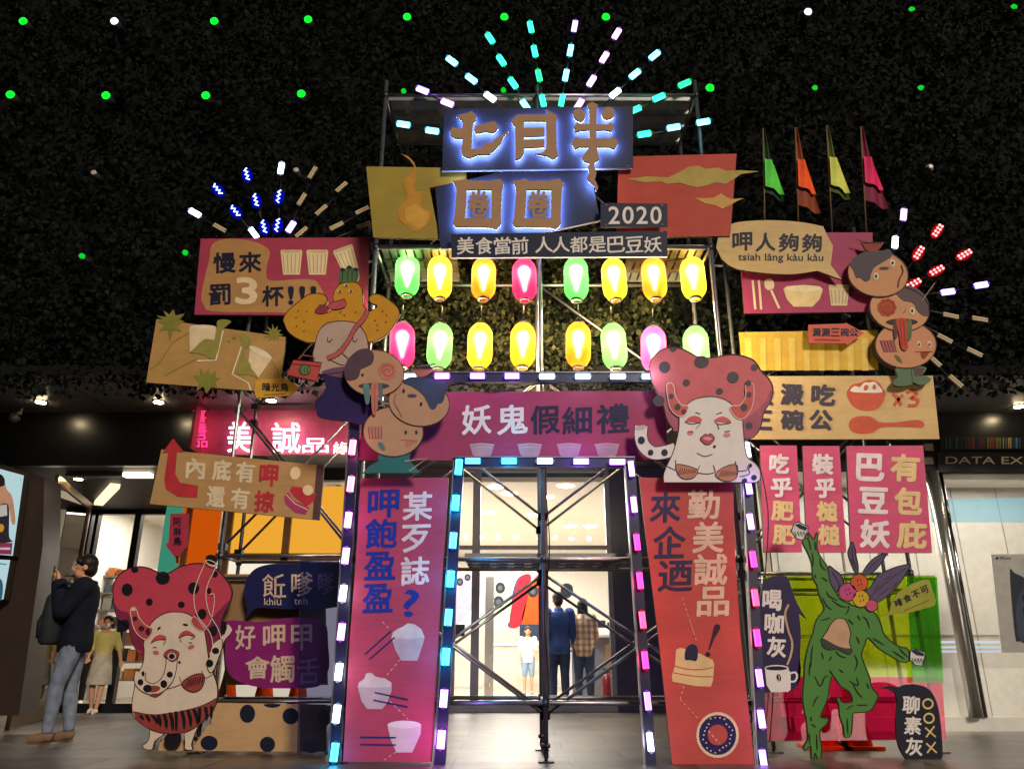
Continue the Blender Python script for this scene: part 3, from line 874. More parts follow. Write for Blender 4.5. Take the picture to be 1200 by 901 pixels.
b.ell(440,695,128,138,P('#E2C8A4'),2); b.ell(440,695,112,120,P('#262050'),3); b.ell(440,695,60,62,PW('#BA4C46'),4)
rq = random.Random(4)
for i in range(22):
    a = i*2*math.pi/22; r_ = (75+rq.uniform(0,28)); b.ell(440+r_*math.cos(a), 695+r_*1.07*math.sin(a), 5, 5, P('#D8C8C0'), 5, n=8)
b.dash([(385,670),(450,745)],6,P('#E8B0A0'),18,14,lay=5)
sgn(b,'tall orange red banner with characters, a cake slice and a doughnut','banner','banner')

# ---------------- right wing
V4 = (830,240,3.75)
b = Board(7.06, V4)
b.base([(140,250),(520,122),(722,122),(725,470),(160,478)], MAR if False else PW('#9E2C56'), 0.03)
for x0,x1 in ((195,207),(222,233)): b.line([(x0,332),(x1,460)],10,P('#DCC0A0'),lay=2)
b.ell(268,350,22,27,P('#DCC0A0'),2,-15); b.line([(275,372),(312,455)],11,P('#DCC0A0'),lay=2)
b.poly([(330,370),(345,358),(420,352),(490,358),(504,372),(490,415),(458,448),(375,448),(345,415)],P('#E0C58E'),False,2); b.ell(417,368,80,14,P('#EAD6AC'),3)
cup(b,575,397,92,92,0)
sgn(b,'magenta board with chopsticks, a spoon, a bowl and a cup drawn in cream')
b = Board(6.98, V4)
b.base(spline([(35,190),(50,130),(100,85),(200,70),(330,70),(430,80),(505,95)],False,5)+[(520,130),(548,180),(538,265),(585,328)]+spline([(480,290),(370,305),(250,300),(120,280),(60,240)],False,5), TAN2, 0.025)
for i,ch in enumerate('呷人夠夠'): b.text(ch,150+i*102,162+i*2,88,82,INK,0,0.035,2,rise=0.04)
b.word('tsiah lâng kàu kàu',132,234,506,236,INK,0.012,2,h=42)
sgn(b,'beige speech bubble with four black characters and a line of roman letters')
YEL = P('#D2A42C',0.5); YL2 = P('#DCB84E',0.5)
b = Board(7.10, V4)
b.base([(135,560),(745,550),(748,725),(150,728)], YEL, 0.03)
for i in range(9): b.poly([(160+i*64,585),(190+i*64,585),(192+i*64,728),(166+i*64,728)],YL2,False,1)
for i in range(0): b.poly([(138,575+i*40),(745,572+i*40),(745,585+i*40),(139,589+i*40)],P('#D6AC3A',0.5),False,2)
sgn(b,'yellow checked board behind the bowl creatures')
b = Board(7.02, V4); b.base([(440,527),(600,522),(605,518),(685,562),(610,618),(605,610),(440,608)], P('#C8523A',0.5), 0.012)
for i,ch in enumerate('澱澱三碗公'): b.text(ch,477+i*41,560,38,36,INK,1,0.03,2)
b.line([(465,592),(580,594)],5,P('#8E3826'),lay=2)
sgn(b,'small orange red arrow tag with five dark characters over the yellow board','sign_tag')
V14 = (880,430,3.917)
b = Board(7.08, V14)
b.base([(-10,42),(835,40),(866,330),(-10,332)], PW('#D2B078'), 0.03)
DK = P('#3A3040',0.5)
for ch,x,y,w,h in (('澱',60,128,90,100),('澱',190,126,108,100),('吃',333,128,112,100),('三',60,243,80,92),('碗',190,243,108,96),('公',322,243,108,96)): b.text(ch,x,y,w,h,DK,2,0.06,2)
RB = P('#C8502E',0.5)
b.poly([(440,118),(452,95),(468,80),(500,72),(530,60),(560,60),(590,75),(605,100),(620,118),(605,165),(580,192),(545,200),(510,198),(470,180),(450,150)],RB,True,2)
b.poly([(458,112),(475,88),(500,92),(520,72),(545,72),(565,68),(585,85),(602,115),(540,118)],P('#F0E4D4'),True,3)
b.ell(528,95,10,14,RB,4,20); b.ell(566,92,8,12,RB,4,10)
b.line([(650,122),(672,140),(690,176)],15,RB,True); b.line([(700,128),(676,150),(658,176)],15,RB,True)
b.line([(715,118),(745,108),(762,124),(735,142),(766,150),(758,174),(722,176)],14,RB,True)
b.poly([(450,265),(462,238),(500,225),(550,228),(590,252),(660,254),(760,242),(795,258),(785,278),(740,276),(640,274),(590,280),(560,300),(500,305),(462,292)],RB,True,2)
sgn(b,'long beige board with dark block characters, a red rice bowl and a red spoon')
for pts,chs,cols,lab in (([(42,360),(210,360),(235,848),(60,850)],(('吃',130,443,92,92),('乎',140,552,100,92),('肥',145,660,104,92),('肥',152,770,106,92)),2,'narrow pink board of four characters touched by the raised cup of the green figure'),
        ([(237,362),(406,362),(438,850),(258,852)],(('裝',330,446,100,96),('乎',340,555,96,92),('槌',350,662,100,94),('槌',358,770,104,96)),2,'narrow pink board of four characters in the middle of the three pink boards'),
        ([(438,362),(790,360),(832,852),(460,852)],(('巴',548,460,132,128),('豆',562,612,138,122),('妖',570,765,140,132)),3,'wide pink board of six large white and cream characters')):
    b = Board(7.09, V14); b.base(pts, PINKB, 0.03)
    for i,(ch,x,y,w,h) in enumerate(chs): b.text(ch,x,y,w,h,P('#ECDCE0',0.5) if i<cols else P('#E6C68E',0.5),2,0.055,2)
    if cols == 3:
        for ch,x,y,w,h in (('有',708,462,136,128),('包',722,615,132,126),('庇',738,768,140,130)): b.text(ch,x,y,w,h,P('#E6C68E',0.5),2,0.055,2)
    sgn(b,lab,group='pink boards over the green figure')

# ================================================================ PAINTED FIGURE CUT-OUTS
OUT = P('#3A1A20',0.5); OUTG = P('#1E2A14',0.5); BLK = P('#17151C',0.5)
SKINW = P('#CCBAA6',0.5,0.05); CAPR = P('#B43E50',0.5,0.06); CAPD = P('#7A2844',0.5); ELID = P('#B8444A',0.5)
def outline(b, pts, mat, w, lay=3, smooth=True): b.line(pts, w, mat, smooth, True, lay)

# --- left spotted-cap creature (E1 coordinates; E2 y = E1 y + 862.5)
b = Board(7.02, (125,650,7.5)); e2 = lambda *p: [(x,y+862.5) for x,y in p]
cap = [(55,320),(85,205),(170,130),(270,103),(370,115),(470,158),(545,158),(640,105),(760,75),(870,80),(960,120),(1050,215),(1100,310),(1088,400),(1045,490),(1010,580),(1000,700),(985,790),(900,870),(600,800),(320,870),(255,825),(215,730),(190,640),(120,580),(75,500)]
b.base(cap, CAPR, 0.03, smooth=True)
b.poly([(62,420),(110,480),(200,520),(225,640),(290,720),(340,745),(325,860),(258,815),(218,725),(192,640),(122,575),(78,495)],CAPD,True,1)
b.poly([(1075,400),(960,520),(880,620),(860,720),(890,850),(980,785),(998,700),(1006,580),(1040,490)],CAPD,True,1)
outline(b, cap, OUT, 9)
for x,y,rx,ry in ((180,305,48,55),(247,130,32,26),(493,203,62,58),(375,413,30,32),(656,437,30,28),(765,292,50,52),(900,315,20,28)): b.ell(x,y,rx,ry,BLK,2)
b.base([(100,620),(130,575),(180,570),(198,605),(185,650),(130,678),(85,670)], BLK, 0.02, smooth=True, lay=3)
b.base([(870,20),(905,-2),(950,8),(968,50),(940,85),(890,70)], BLK, 0.02, smooth=True, lay=2); b.base([(925,160),(950,140),(975,155),(970,188),(940,196)], BLK, 0.02, smooth=True, lay=2)
b.base([(1012,590),(1045,590),(1056,640),(1035,690),(1012,685)], BLK, 0.02, smooth=True, lay=2)
body = [(330,850),(325,780),(345,700),(385,610),(450,545),(540,505),(640,500),(720,520),(790,570),(850,640),(872,740),(888,850)]+e2((905,80),(930,160),(965,260),(975,350),(960,430),(900,540),(810,630),(690,695),(560,705),(440,690),(330,640),(240,560),(222,470),(228,390),(240,320),(265,200),(318,90))
b.base(body, SKINW, 0.03, smooth=True, lay=4)
outline(b, body, OUT, 7, 6)
for leg in ([(390,640),(375,740),(350,785),(315,812),(340,842),(400,842),(425,770),(500,712),(510,660)],[(690,660),(688,790),(684,825),(700,848),(755,846),(745,800),(770,720),(812,600)]):
    L = e2(*leg); b.base(L, SKINW, 0.03, smooth=True, lay=2); outline(b, L, OUT, 6, 3.5)
b.base(e2((505,760),(530,710),(580,690),(640,705),(648,760),(630,805),(580,828),(530,810)), BLK, 0.02, smooth=True, lay=1)
sh_ = e2((232,512),(400,540),(560,525),(720,495),(850,455),(967,395),(955,450),(900,540),(810,630),(690,695),(560,705),(440,690),(330,640),(255,575))
b.poly(sh_, P('#8A3A34',0.5), False, 7)
rs = random.Random(11)
for i in range(13):
    x = 290+i*52; y0 = 548-0.16*max(0,x-420)+862.5; dx = rs.uniform(-15,35); dep = 690+862.5-abs(x-580)*0.34
    b.poly([(x-6,y0),(x+20,y0-2),(x+30+dx,(y0+dep)/2),(x+22+dx,dep),(x+4+dx,dep-20),(x+2+dx*0.6,(y0+dep)/2)],BLK,True,8)
b.line(e2((232,512),(400,540),(560,525),(720,495),(850,455),(967,395)),7,OUT,True,lay=9)
tr = e2((572,20),(568,110),(545,205),(495,275),(420,315),(345,300),(292,245),(298,165))
b.line(tr,104,OUT,True,lay=9); b.line(tr,90,SKINW,True,lay=10)
b.poly(e2((380,372),(440,385),(505,335),(460,352),(400,356)),P('#7E302E'),True,10)
b.poly(e2((372,290),(430,284),(470,300),(455,330),(400,345),(360,330)),P('#8E3C38'),True,11)
for x,y,r_,s_ in ((555,187,27,27),(502,270,30,34),(358,310,38,34),(297,255,26,28),(320,180,14,22)): b.ell(x,y+862.5,r_,s_,BLK,12)
bra = e2((660,265),(720,210),(790,182),(848,185),(860,240),(830,310),(770,340),(700,320)); b.poly(bra,P('#8E3C3C'),True,9); outline(b,bra,OUT,7,11)
for i in range(7): b.line(e2((690+i*24,300-i*6),(715+i*22,260-i*8),(722+i*20,225-i*4)),9,BLK,True,lay=10)
b.line(e2((530,312),(600,295),(660,268)),5,OUT,True,lay=9); b.line(e2((860,222),(900,205),(935,180)),5,OUT,True,lay=9); b.line(e2((640,205),(655,255)),5,OUT,lay=9); b.line(e2((835,150),(848,190)),5,OUT,lay=9)
# face
for pts in ([(388,770),(420,722),(470,700),(520,715),(515,748),(450,742)],[(628,725),(655,682),(710,663),(772,700),(770,718),(700,698),(650,722)]): b.poly(pts,ELID,True,7)
for pts in ([(388,775),(440,748),(515,745),(498,790)],[(640,725),(655,765)],[(650,722),(705,700),(772,718),(740,740)],[(405,812),(440,812)],[(720,770),(750,772)]): b.line(pts,6,OUT,True,lay=8)
b.ell(460,643,18,9,BLK,8,-32); b.ell(692,612,24,9,BLK,8,10); b.ell(433,857,28,18,P('#B8605A'),7,10); b.ell(743,808,30,18,P('#B8605A'),7,-20); b.ell(640,942,11,12,BLK,8)
b.poly([(503,872),(540,835),(580,830),(635,858),(622,905),(580,935),(530,905)],P('#9E4444'),True,13); outline(b,[(503,872),(540,835),(580,830),(635,858),(622,905),(580,935),(530,905)],OUT,6,14); b.ell(572,890,36,32,SKINW,14); b.ell(572,890,26,24,BLK,15)
ear = [(210,480),(235,458),(262,480),(292,560),(350,620),(402,645),(388,705),(340,742),(270,695),(232,620),(214,545)]
b.base(ear, P('#A8434A',0.5), 0.02, smooth=True, lay=8); outline(b,ear,P('#D8BCA8'),7,9)
for x,y,rx,ry in ((250,560,20,22),(305,647,27,24),(362,675,20,32)): b.ell(x,y,rx,ry,P('#3A1620'),9)
b.ell(235,478,22,14,SKINW,9)
ear2 = [(742,575),(765,540),(800,565),(850,630),(868,650),(840,668),(790,645),(755,610)]; b.poly(ear2,P('#A8434A'),True,8); outline(b,ear2,P('#D8BCA8'),6,9)
# raised arm, drawn in pale outline
arm = [(905,890),(930,790),(1005,735),(1018,800),(985,900),(940,1010),(905,1030),(880,960)]
b.base(arm, SKINW, 0.02, smooth=True, lay=9); outline(b,arm,OUT,6,10)
b.base([(1060,610),(1100,650),(1085,690),(1040,740),(1015,790),(1010,720),(1040,690)], SKINW, 0.02, smooth=True, lay=1)
for x,y,rx,ry in ((840,515,38,42),(935,665,36,42),(957,842,32,28),(905,952,32,34)): b.ell(x,y,rx,ry,BLK,11)
PL = P('#D4B8A4',0.5)
b.line([(868,60),(830,150),(795,235),(768,340),(772,450),(805,545),(870,630),(915,700),(932,800),(905,880)],8,PL,True,lay=13)
b.line([(965,90),(930,170),(895,240),(872,340),(882,440),(915,540),(970,630),(1003,720),(1010,800)],8,PL,True,lay=13)
b.line([(905,348),(942,345),(945,420),(930,520),(905,600),(868,640)],7,PL,True,lay=13); outline(b,[(868,62),(895,45),(940,60),(968,88),(950,102),(905,92)],PL,8,13)
sgn(b,'tall cut-out of a smiling pale creature in zebra shorts under a maroon black-spotted cap','figure_cutout','cut-out figure')

# --- dotted beige board beside it, backing board and bubbles (V8)
V8 = (120,640,3.4536)
b = Board(7.10, V8)
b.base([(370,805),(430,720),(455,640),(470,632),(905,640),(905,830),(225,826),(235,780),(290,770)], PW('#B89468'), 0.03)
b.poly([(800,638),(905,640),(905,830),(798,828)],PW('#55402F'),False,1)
for x,y,rx,ry in ((587,676,31,37),(762,686,33,33),(432,795,35,30),(668,800,31,31),(897,695,26,34),(845,810,38,26)): b.ell(x,y,rx,ry,P('#14182C'),2)
b.poly([(655,638),(720,638),(705,650),(670,650)],P('#14182C'),True,2)
sgn(b,'low beige board with large black dots standing on the pavement','sign_board')
b = Board(7.22, V8); b.base([(465,112),(640,112),(900,200),(910,560),(500,560)], PW('#8A6A48'), 0.03)
sgn(b,'plain brown backing board behind the navy and purple speech bubbles','backing_board','board')
b = Board(7.06, V8)
b.base(spline([(575,300),(586,255),(578,215),(572,180),(585,130),(620,90),(680,72),(760,70),(860,68),(965,70)],False,5)+[(975,240)]+spline([(900,252),(800,255),(700,252),(630,248),(600,268)],False,4), P('#181C46',0.45), 0.02)
SB = P('#C0A690',0.5)
try:
    glyph('\U000296A8',0.02)
except Exception: pass
def khiu(b,x,y,w,h):
    b.text('飠',x-w*0.24,y,w*0.50,h,SB,0,0.012,3)
    k = w/80.0; X0 = x+w*0.06
    for pts in ([(X0+30*k,y-38*k),(X0,y-26*k)],[(X0+2*k,y-28*k),(X0+2*k,y+36*k)],[(X0+2*k,y-2*k),(X0+36*k,y-2*k)],[(X0+22*k,y-2*k),(X0+22*k,y+36*k)],[(X0-6*k,y+38*k),(X0+40*k,y+38*k)]): b.line(pts,7*k,SB,lay=3)
khiu(b,692,158,92,92); b.text('嗲',808,153,88,100,SB,0,0.015,3); b.text('嗲',905,150,64,92,P('#6E6280'),0,0.01,3)
b.word('khiū',655,222,724,222,SB,0.0,3,h=31); b.word('teh',776,220,830,220,SB,0.0,3,h=30)
sgn(b,'navy speech bubble with pale characters above the purple bubble at the left','speech_bubble')
b = Board(7.03, V8)
b.base([(487,302)]+spline([(530,298),(640,305),(740,290),(830,290),(900,310),(912,400),(915,490),(885,555),(840,572),(740,574),(640,570),(560,550),(510,510),(497,440),(500,360),(512,325)],False,5), P('#7A1E5E',0.45), 0.02)
for ch,x,y,w,h in (('好',578,367,82,100),('呷',695,368,90,100),('甲',806,368,86,104),('會',628,490,100,92),('觸',728,495,100,112)): b.text(ch,x,y,w,h,SB,0,0.025,3,rise=0.04)
b.text('舌',835,505,92,110,P('#94748A'),0,0.02,3,rise=0.04)
sgn(b,'purple speech bubble with two rows of pale brush characters','speech_bubble')

# --- centre spotted-cap creature (C6)
b = Board(6.34, (735,400,5.3))
cap = [(140,150),(160,100),(210,55),(270,36),(340,45),(400,75),(470,102),(540,98),(640,82),(720,90),(790,120),(835,185),(880,230),(905,290),(892,370),(850,440),(832,520),(800,580),(740,606),(600,560),(320,562),(280,535),(245,480),(225,400),(190,330),(152,250)]
PCAP = P('#D0646A',0.5,0.06); b.base(cap, PCAP, 0.03, smooth=True); outline(b,cap,OUT,6,3)
b.poly([(155,255),(200,310),(250,330),(300,430),(335,470),(325,560),(280,530),(248,478),(228,400),(192,328)],P('#B06072'),True,1); b.poly([(895,300),(860,370),(790,440),(720,500),(725,570),(745,602),(798,576),(828,520),(848,440),(890,368)],P('#B06072'),True,1)
GSP = P('#4A4048',0.5)
for x,y,rx,ry in ((232,160,35,36),(462,128,46,38),(368,257,22,22),(657,224,37,36),(573,310,22,20),(790,162,22,21),(757,524,22,22)): b.ell(x,y,rx,ry,GSP,2)
b.poly([(260,45),(285,36),(310,48),(285,66)],GSP,True,2); b.base([(160,370),(180,338),(215,340),(232,370),(215,400),(180,402)],GSP,0.02,smooth=True,lay=4)
PSK = P('#E4DAD0',0.5,0.04)
tail = [(88,525),(85,590),(105,650),(160,692),(230,688),(300,668)]
b.line(tail,86,OUT,True,lay=3); b.line(tail,76,PSK,True,lay=4)
tb = [W(*b.q(p), 6.36) for p in spline(tail,False,5)]
m_ = MB()
b.ell(85,535,34,14,P('#C9B8AC'),5,-12)
for x,y,r_ in ((88,614,22),(146,690,17),(232,690,20)): b.ell(x,y,r_,r_*1.1,P('#2E2C4A'),6)
body = [(228,876),(226,830),(245,775),(285,690),(310,600),(322,530),(328,450),(370,392),(430,355),(520,342),(600,358),(660,398),(710,460),(722,545),(732,650),(750,718),(795,755),(826,800),(826,855),(800,876)]
b.base(spline(body,False,5), PSK, 0.03, lay=5); b.line(spline(body,False,5),5,OUT,closed=True,lay=7)
for ear in ([(245,275),(270,258),(290,280),(300,340),(340,395),(378,400),(365,450),(320,465),(270,420),(252,350)],[(735,280),(755,258),(785,275),(785,360),(765,430),(720,480),(680,475),(640,425),(650,400),(700,395),(735,340)]):
    b.base(ear, P('#D0645F'), 0.02, smooth=True, lay=8); outline(b,ear,P('#E4C4B8'),6,9)
for x,y,r_ in ((274,340,15),(313,407,18),(352,435,14),(753,258,17),(757,330,16),(726,410,21)): b.ell(x,y,r_,r_*1.1,GSP,10)
for pts in ([(365,495),(385,470),(425,462),(462,480),(455,502),(400,498)],[(540,492),(570,470),(605,468),(640,490),(640,505),(580,500)]): b.poly(pts,P('#D8626A'),True,8)
for pts in ([(358,498),(400,512),(455,505),(430,540)],[(545,500),(575,515),(645,505)],[(562,515),(570,545)],[(425,440),(455,450)],[(555,450),(592,440)],[(435,692),(480,712),(530,700)],[(375,565),(410,562)],[(605,560),(640,555)]): b.line(pts,4,OUT,True,lay=9)
b.ell(393,566,20,15,P('#DE8A88'),8); b.ell(620,580,22,13,P('#DE8A88'),8); b.ell(543,652,9,9,OUT,9)
lip = [(455,600),(485,575),(500,580),(520,573),(543,602),(520,635),(490,640),(465,622)]; b.poly(lip,P('#C05064'),True,8); outline(b,lip,OUT,4,9); b.poly([(470,602),(500,592),(528,605),(500,615)],P('#E09AA0'),True,10)
for cup_ in ([(302,770),(345,765),(435,795),(420,840),(370,855),(325,835)],[(548,825),(600,780),(680,765),(682,840),(640,866),(590,862)]):
    b.poly(cup_,P('#C08068'),True,8); outline(b,cup_,OUT,4,10)
    cx_ = sum(p[0] for p in cup_)/6; cy_ = sum(p[1] for p in cup_)/6
    for i in range(8): b.line([(cx_-58+i*15,cy_+22-i*2),(cx_-40+i*14,cy_-4),(cx_-34+i*12,cy_-26+i*2)],5,P('#3A2C30'),True,lay=9,taper=True)
for pts in ([(300,735),(305,775)],[(455,768),(435,800)],[(535,768),(550,810)],[(672,742),(682,800)],[(435,815),(500,822),(545,812)],[(682,805),(740,800),(765,780)],[(250,775),(300,800)],[(700,840),(760,820),(745,775)]): b.line(pts,4,OUT,True,lay=9)
for x,y,r_ in ((765,770,12),(788,845,17),(730,865,16)): b.ell(x,y,r_,r_,P('#2E2C4A'),9)
sgn(b,'pale pouting cut-out creature with a spotted trunk and salmon cap over the doorway','figure_cutout','cut-out figure')

# --- bowl-headed stacks
def stack_right():
    b = Board(7.0, (985,260,7.5)); SK = P('#C08350',0.5,0.06); HR = P('#33222A',0.5); BR = P('#4A3230',0.5)
    dy = 675
    legs = P('#4F6A46',0.5)
    b.base([(500,600+dy),(505,680+dy),(465,725+dy),(480,762+dy),(560,768+dy),(630,750+dy),(640,735+dy),(700,758+dy),(770,740+dy),(795,705+dy),(760,680+dy),(720,672+dy),(745,600+dy)], legs, 0.03, smooth=True, lay=0)
    b.poly([(640,610+dy),(735,610+dy),(712,680+dy),(650,676+dy)],BR,False,1); b.line([(622,615+dy),(632,740+dy)],6,OUTG,lay=1)
    h3 = [(575+268*math.cos(a),405+dy+204*math.sin(a)) for a in [2*math.pi*i/40 for i in range(40)]]
    b.base(h3, P('#C4835A',0.5,0.05), 0.08, edge=P('#2A1A14'), lay=2); outline(b,h3,OUT,7,4,False)
    b.poly([(348,368+dy),(465,362+dy),(492,465+dy),(385,470+dy)],P('#A8585A'),False,4)
    for i in range(5): b.line([(350+i*29,368+dy),(388+i*26,470+dy)],7,P('#5E2E2E'),lay=5)
    b.poly([(472,495+dy),(515,510+dy),(545,562+dy),(505,550+dy)],P('#5A6A3A'),True,4)
    for x in (690,782): b.ell(x,400+dy,20,30,P('#E0B8A0'),4,-10); b.ell(x,404+dy,9,13,BLK,5)
    b.line([(655,468+dy),(812,466+dy)],6,OUT,lay=4); b.poly([(708,470+dy),(775,470+dy),(760,505+dy),(730,530+dy),(715,515+dy)],P('#8E3A22'),True,4)
    h2 = [(520+262*math.cos(a),765+195*math.sin(a)+20*math.cos(a)) for a in [2*math.pi*i/40 for i in range(40)]]
    b.base(h2, P('#C48858',0.5,0.05), 0.04, edge=P('#2A1A14'), lay=6); outline(b,h2,OUT,7,8,False)
    b.poly([(480,612),(560,560),(660,580),(740,645),(782,740),(772,825),(720,820),(672,775),(645,720),(595,700),(550,690)],BR,True,8)
    b.base([(715,688),(825,535),(832,542),(722,692)], P('#8A7A68'), 0.01, lay=9)
    sw = [(408+82*(1+0.06*math.cos(9*a))*math.cos(a),752+78*(1+0.06*math.cos(9*a))*math.sin(a)) for a in [2*math.pi*i/54 for i in range(54)]]
    b.poly(sw,P('#A8442C'),False,8); b.line([(345,760),(380,700),(450,705),(470,770),(420,810),(375,780),(390,740),(430,745)],6,P('#7E2A1C'),True,lay=9)
    b.ell(630,783,24,30,P('#E8D4B8'),9); b.ell(630,783,11,16,BLK,10); b.line([(552,805),(578,765)],5,OUT,lay=9)
    b.ell(540,880,140,30,P('#3A2428'),9)
    b.poly([(470,865),(500,865),(500,990),(485,1035),(468,1000)],P('#5A3A34'),True,10); b.poly([(490,860),(580,860),(585,1000),(592,1110),(560,1130),(530,1090),(515,990)],P('#B8402C'),True,11)
    for x in (525,555): b.line([(x,862),(x+8,985),(x+15,1085)],5,P('#7E2A1C'),True,lay=12)
    b.poly([(585,862),(625,870),(625,1000),(610,1038),(585,1030),(580,960)],P('#5E6E3C'),True,10)
    h1 = [(330+266*math.cos(a)*0.99-20*math.sin(a),455+200*math.sin(a)+30*math.cos(a)) for a in [2*math.pi*i/44 for i in range(44)]]
    b.base(h1, SK, 0.04, edge=P('#2A1A14'), lay=14); outline(b,h1,OUT,7,16,False)
    b.base([(82,370),(130,315),(220,262),(330,262),(420,240),(455,275),(440,312),(370,355),(300,400),(272,450),(255,510),(212,520),(172,490),(138,488),(112,420)], HR, 0.02, smooth=True, lay=17)
    b.base([(185,175),(250,190),(375,178),(360,215),(335,245),(290,262),(230,250),(205,215)], P('#8E3A2C'), 0.02, smooth=True, lay=18); b.line([(205,185),(365,182)],10,P('#3A2020'),lay=20); b.line([(130,155),(235,185)],8,P('#4A2A20'),lay=20)
    for x,y in ((312,478),(457,362)): b.ell(x,y,24,30,P('#E8D4B8'),17); b.ell(x,y,12,17,BLK,18)
    b.ell(385,408,44,13,HR,17); b.line([(535,380),(548,440),(515,510),(505,578)],13,P('#6E2E22'),True,lay=17)
    sgn(b,'brown cut-out of three stacked round heads with green shoes beside the magenta board','figure_cutout','cut-out figure')
stack_right()
def stack_left():
    b = Board(6.28, (325,400,5.633)); SK = P('#B88F72',0.5,0.05); HR = P('#54404C',0.5); HB = P('#3C4866',0.5)
    b.base([(665,735),(880,735),(870,780),(930,850),(940,868),(690,868),(560,870),(610,820),(670,790)], P('#2E6E70',0.5), 0.02, lay=0)
    b.line([(840,790),(990,770),(870,855)],10,P('#B08A80'),lay=2)
    hC = [(765+198*math.cos(a),595+164*math.sin(a)) for a in [2*math.pi*i/40 for i in range(40)]]
    b.base(hC, SK, 0.05, lay=2, edge=P('#3A2A2A')); outline(b,hC,P('#5A3A36'),5,4,False)
    b.poly([(598,562),(690,560),(692,640),(605,640)],P('#B87C74'),False,4)
    for i in range(5): b.line([(603+i*21,562),(610+i*20,640)],6,P('#8A4E50'),lay=5)
    b.poly([(665,670),(690,668),(712,700),(705,722),(680,705)],P('#4E7A80'),True,4)
    for x in (848,918): b.ell(x,600,9,14,P('#2E3A5E'),4)
    b.line([(812,650),(925,655)],4,P('#9A5A54'),lay=4); b.poly([(850,655),(920,657),(880,680),(855,698)],P('#C07068'),True,4)
    hB = [(936+200*math.cos(a),402+156*math.sin(a)+12*math.cos(a)) for a in [2*math.pi*i/40 for i in range(40)]]
    b.base(hB, SK, 0.03, lay=6, edge=P('#3A2A2A')); outline(b,hB,P('#5A3A36'),5,8,False)
    b.base([(828,268),(880,235),(1000,245),(1105,260),(1122,300),(1110,345),(1090,400),(1060,412),(1042,442),(1012,442),(985,390),(960,350),(895,300)], HB, 0.02, smooth=True, lay=9)
    b.base([(885,178),(950,186),(1022,180),(1010,205),(970,232),(930,232),(905,210)], P('#A8685C'), 0.015, smooth=True, lay=10); b.line([(920,165),(1045,150)],10,P('#5E5460'),lay=12); b.line([(890,182),(1020,184)],7,P('#6A4A4C'),lay=12)
    for x,y in ((834,327),(949,413)): b.ell(x,y,9,14,P('#2E3048'),9)
    b.ell(890,358,32,11,P('#55465A'),9); b.line([(782,345),(772,400),(800,450),(822,500)],9,P('#9A6A60'),True,lay=9)
    hA = [(640+196*math.cos(a)-18*math.sin(a),208+152*math.sin(a)+18*math.cos(a)) for a in [2*math.pi*i/40 for i in range(40)]]
    b.base(hA, SK, 0.03, lay=14, edge=P('#3A2A2A')); outline(b,hA,P('#5A3A36'),5,16,False)
    b.base([(445,200),(462,125),(530,60),(600,48),(636,85),(628,140),(592,165),(552,185),(540,225),(515,250),(462,255)], HR, 0.02, smooth=True, lay=17)
    sw = [(726+60*(1+0.06*math.cos(9*a))*math.cos(a),195+58*(1+0.06*math.cos(9*a))*math.sin(a)) for a in [2*math.pi*i/54 for i in range(54)]]
    b.poly(sw,P('#C07466'),False,16); b.line([(690,200),(705,160),(755,165),(765,210),(728,230),(700,205),(725,180),(740,200)],4,P('#94493F'),True,lay=17)
    b.ell(562,222,8,10,BLK,16); b.ell(637,294,102,20,P('#4A4448'),16)
    b.poly([(568,290),(605,285),(610,385),(595,418),(580,395)],P('#5E8284'),True,17); b.poly([(622,280),(668,280),(664,390),(655,470),(630,480),(620,380)],P('#BC7468'),True,17); b.line([(645,285),(642,465)],4,P('#94493F'),lay=18); b.poly([(668,285),(694,285),(692,405),(675,380)],P('#5A6E78'),True,17)
    sgn(b,'pale cut-out of three stacked round heads overlapping the end of the purple banner','figure_cutout','cut-out figure')
stack_left()

# --- muscular pineapple-crowned figure (N1)
b = Board(6.36, (325,300,7.5)); YB = P('#C48C28',0.5,0.06)
bodyY = [(55,560),(95,480),(190,400),(260,345),(330,328),(400,335),(435,365),(430,410),(400,435),(370,430),(335,490),(400,505),(470,470),(520,480),(600,440)]
torso = [(60,590),(52,555),(95,480),(190,400),(260,345),(330,328),(400,335),(438,370),(425,415),(395,435),(372,432),(330,495),(400,508),(480,475),(495,400),(490,350),(510,290),(550,245),(610,232),(690,232),(735,270),(750,330),(752,420),(790,480),(820,480),(880,440),(830,415),(808,385),(820,345),(870,332),(930,350),(1010,405),(1062,460),(1072,520),(1040,580),(980,670),(900,730),(800,755),(700,700),(330,760),(200,735),(100,670)]
b.base(torso, YB, 0.03, smooth=True); outline(b,torso,OUT,6,2)
belly = [(310,880),(330,780),(360,670),(420,600),(500,575),(590,572),(680,585),(740,630),(785,710),(800,800),(800,900),(640,1000),(400,1040),(340,990)]
b.base(belly, P('#B49A8C',0.5,0.05), 0.03, smooth=True, lay=3); outline(b,belly,OUT,6,5)
legs_ = [(355,1030),(420,1000),(640,1000),(800,1000),(880,1080),(880,1250),(860,1420),(740,1480),(660,1460),(380,1420),(345,1350),(330,1280),(420,1180),(410,1090)]
b.base(legs_, P('#2A2050',0.5), 0.02, smooth=True, lay=1)
b.poly([(390,1030),(480,985),(640,970),(760,1000),(800,1060),(600,1075)],P('#6A4A62'),True,5)
b.base([(545,230),(540,170),(560,120),(600,112),(630,92),(665,105),(700,112),(715,150),(705,215),(640,232)], P('#4E6A44',0.5), 0.02, smooth=True, lay=3); 
for x in (575,620,660,695): b.line([(x,130),(x-4,215)],7,P('#2A3A2A'),True,lay=5)
for x,y in ((575,120),(632,100),(690,118)): b.ell(x,y,22,16,P('#2A2A3A'),5)
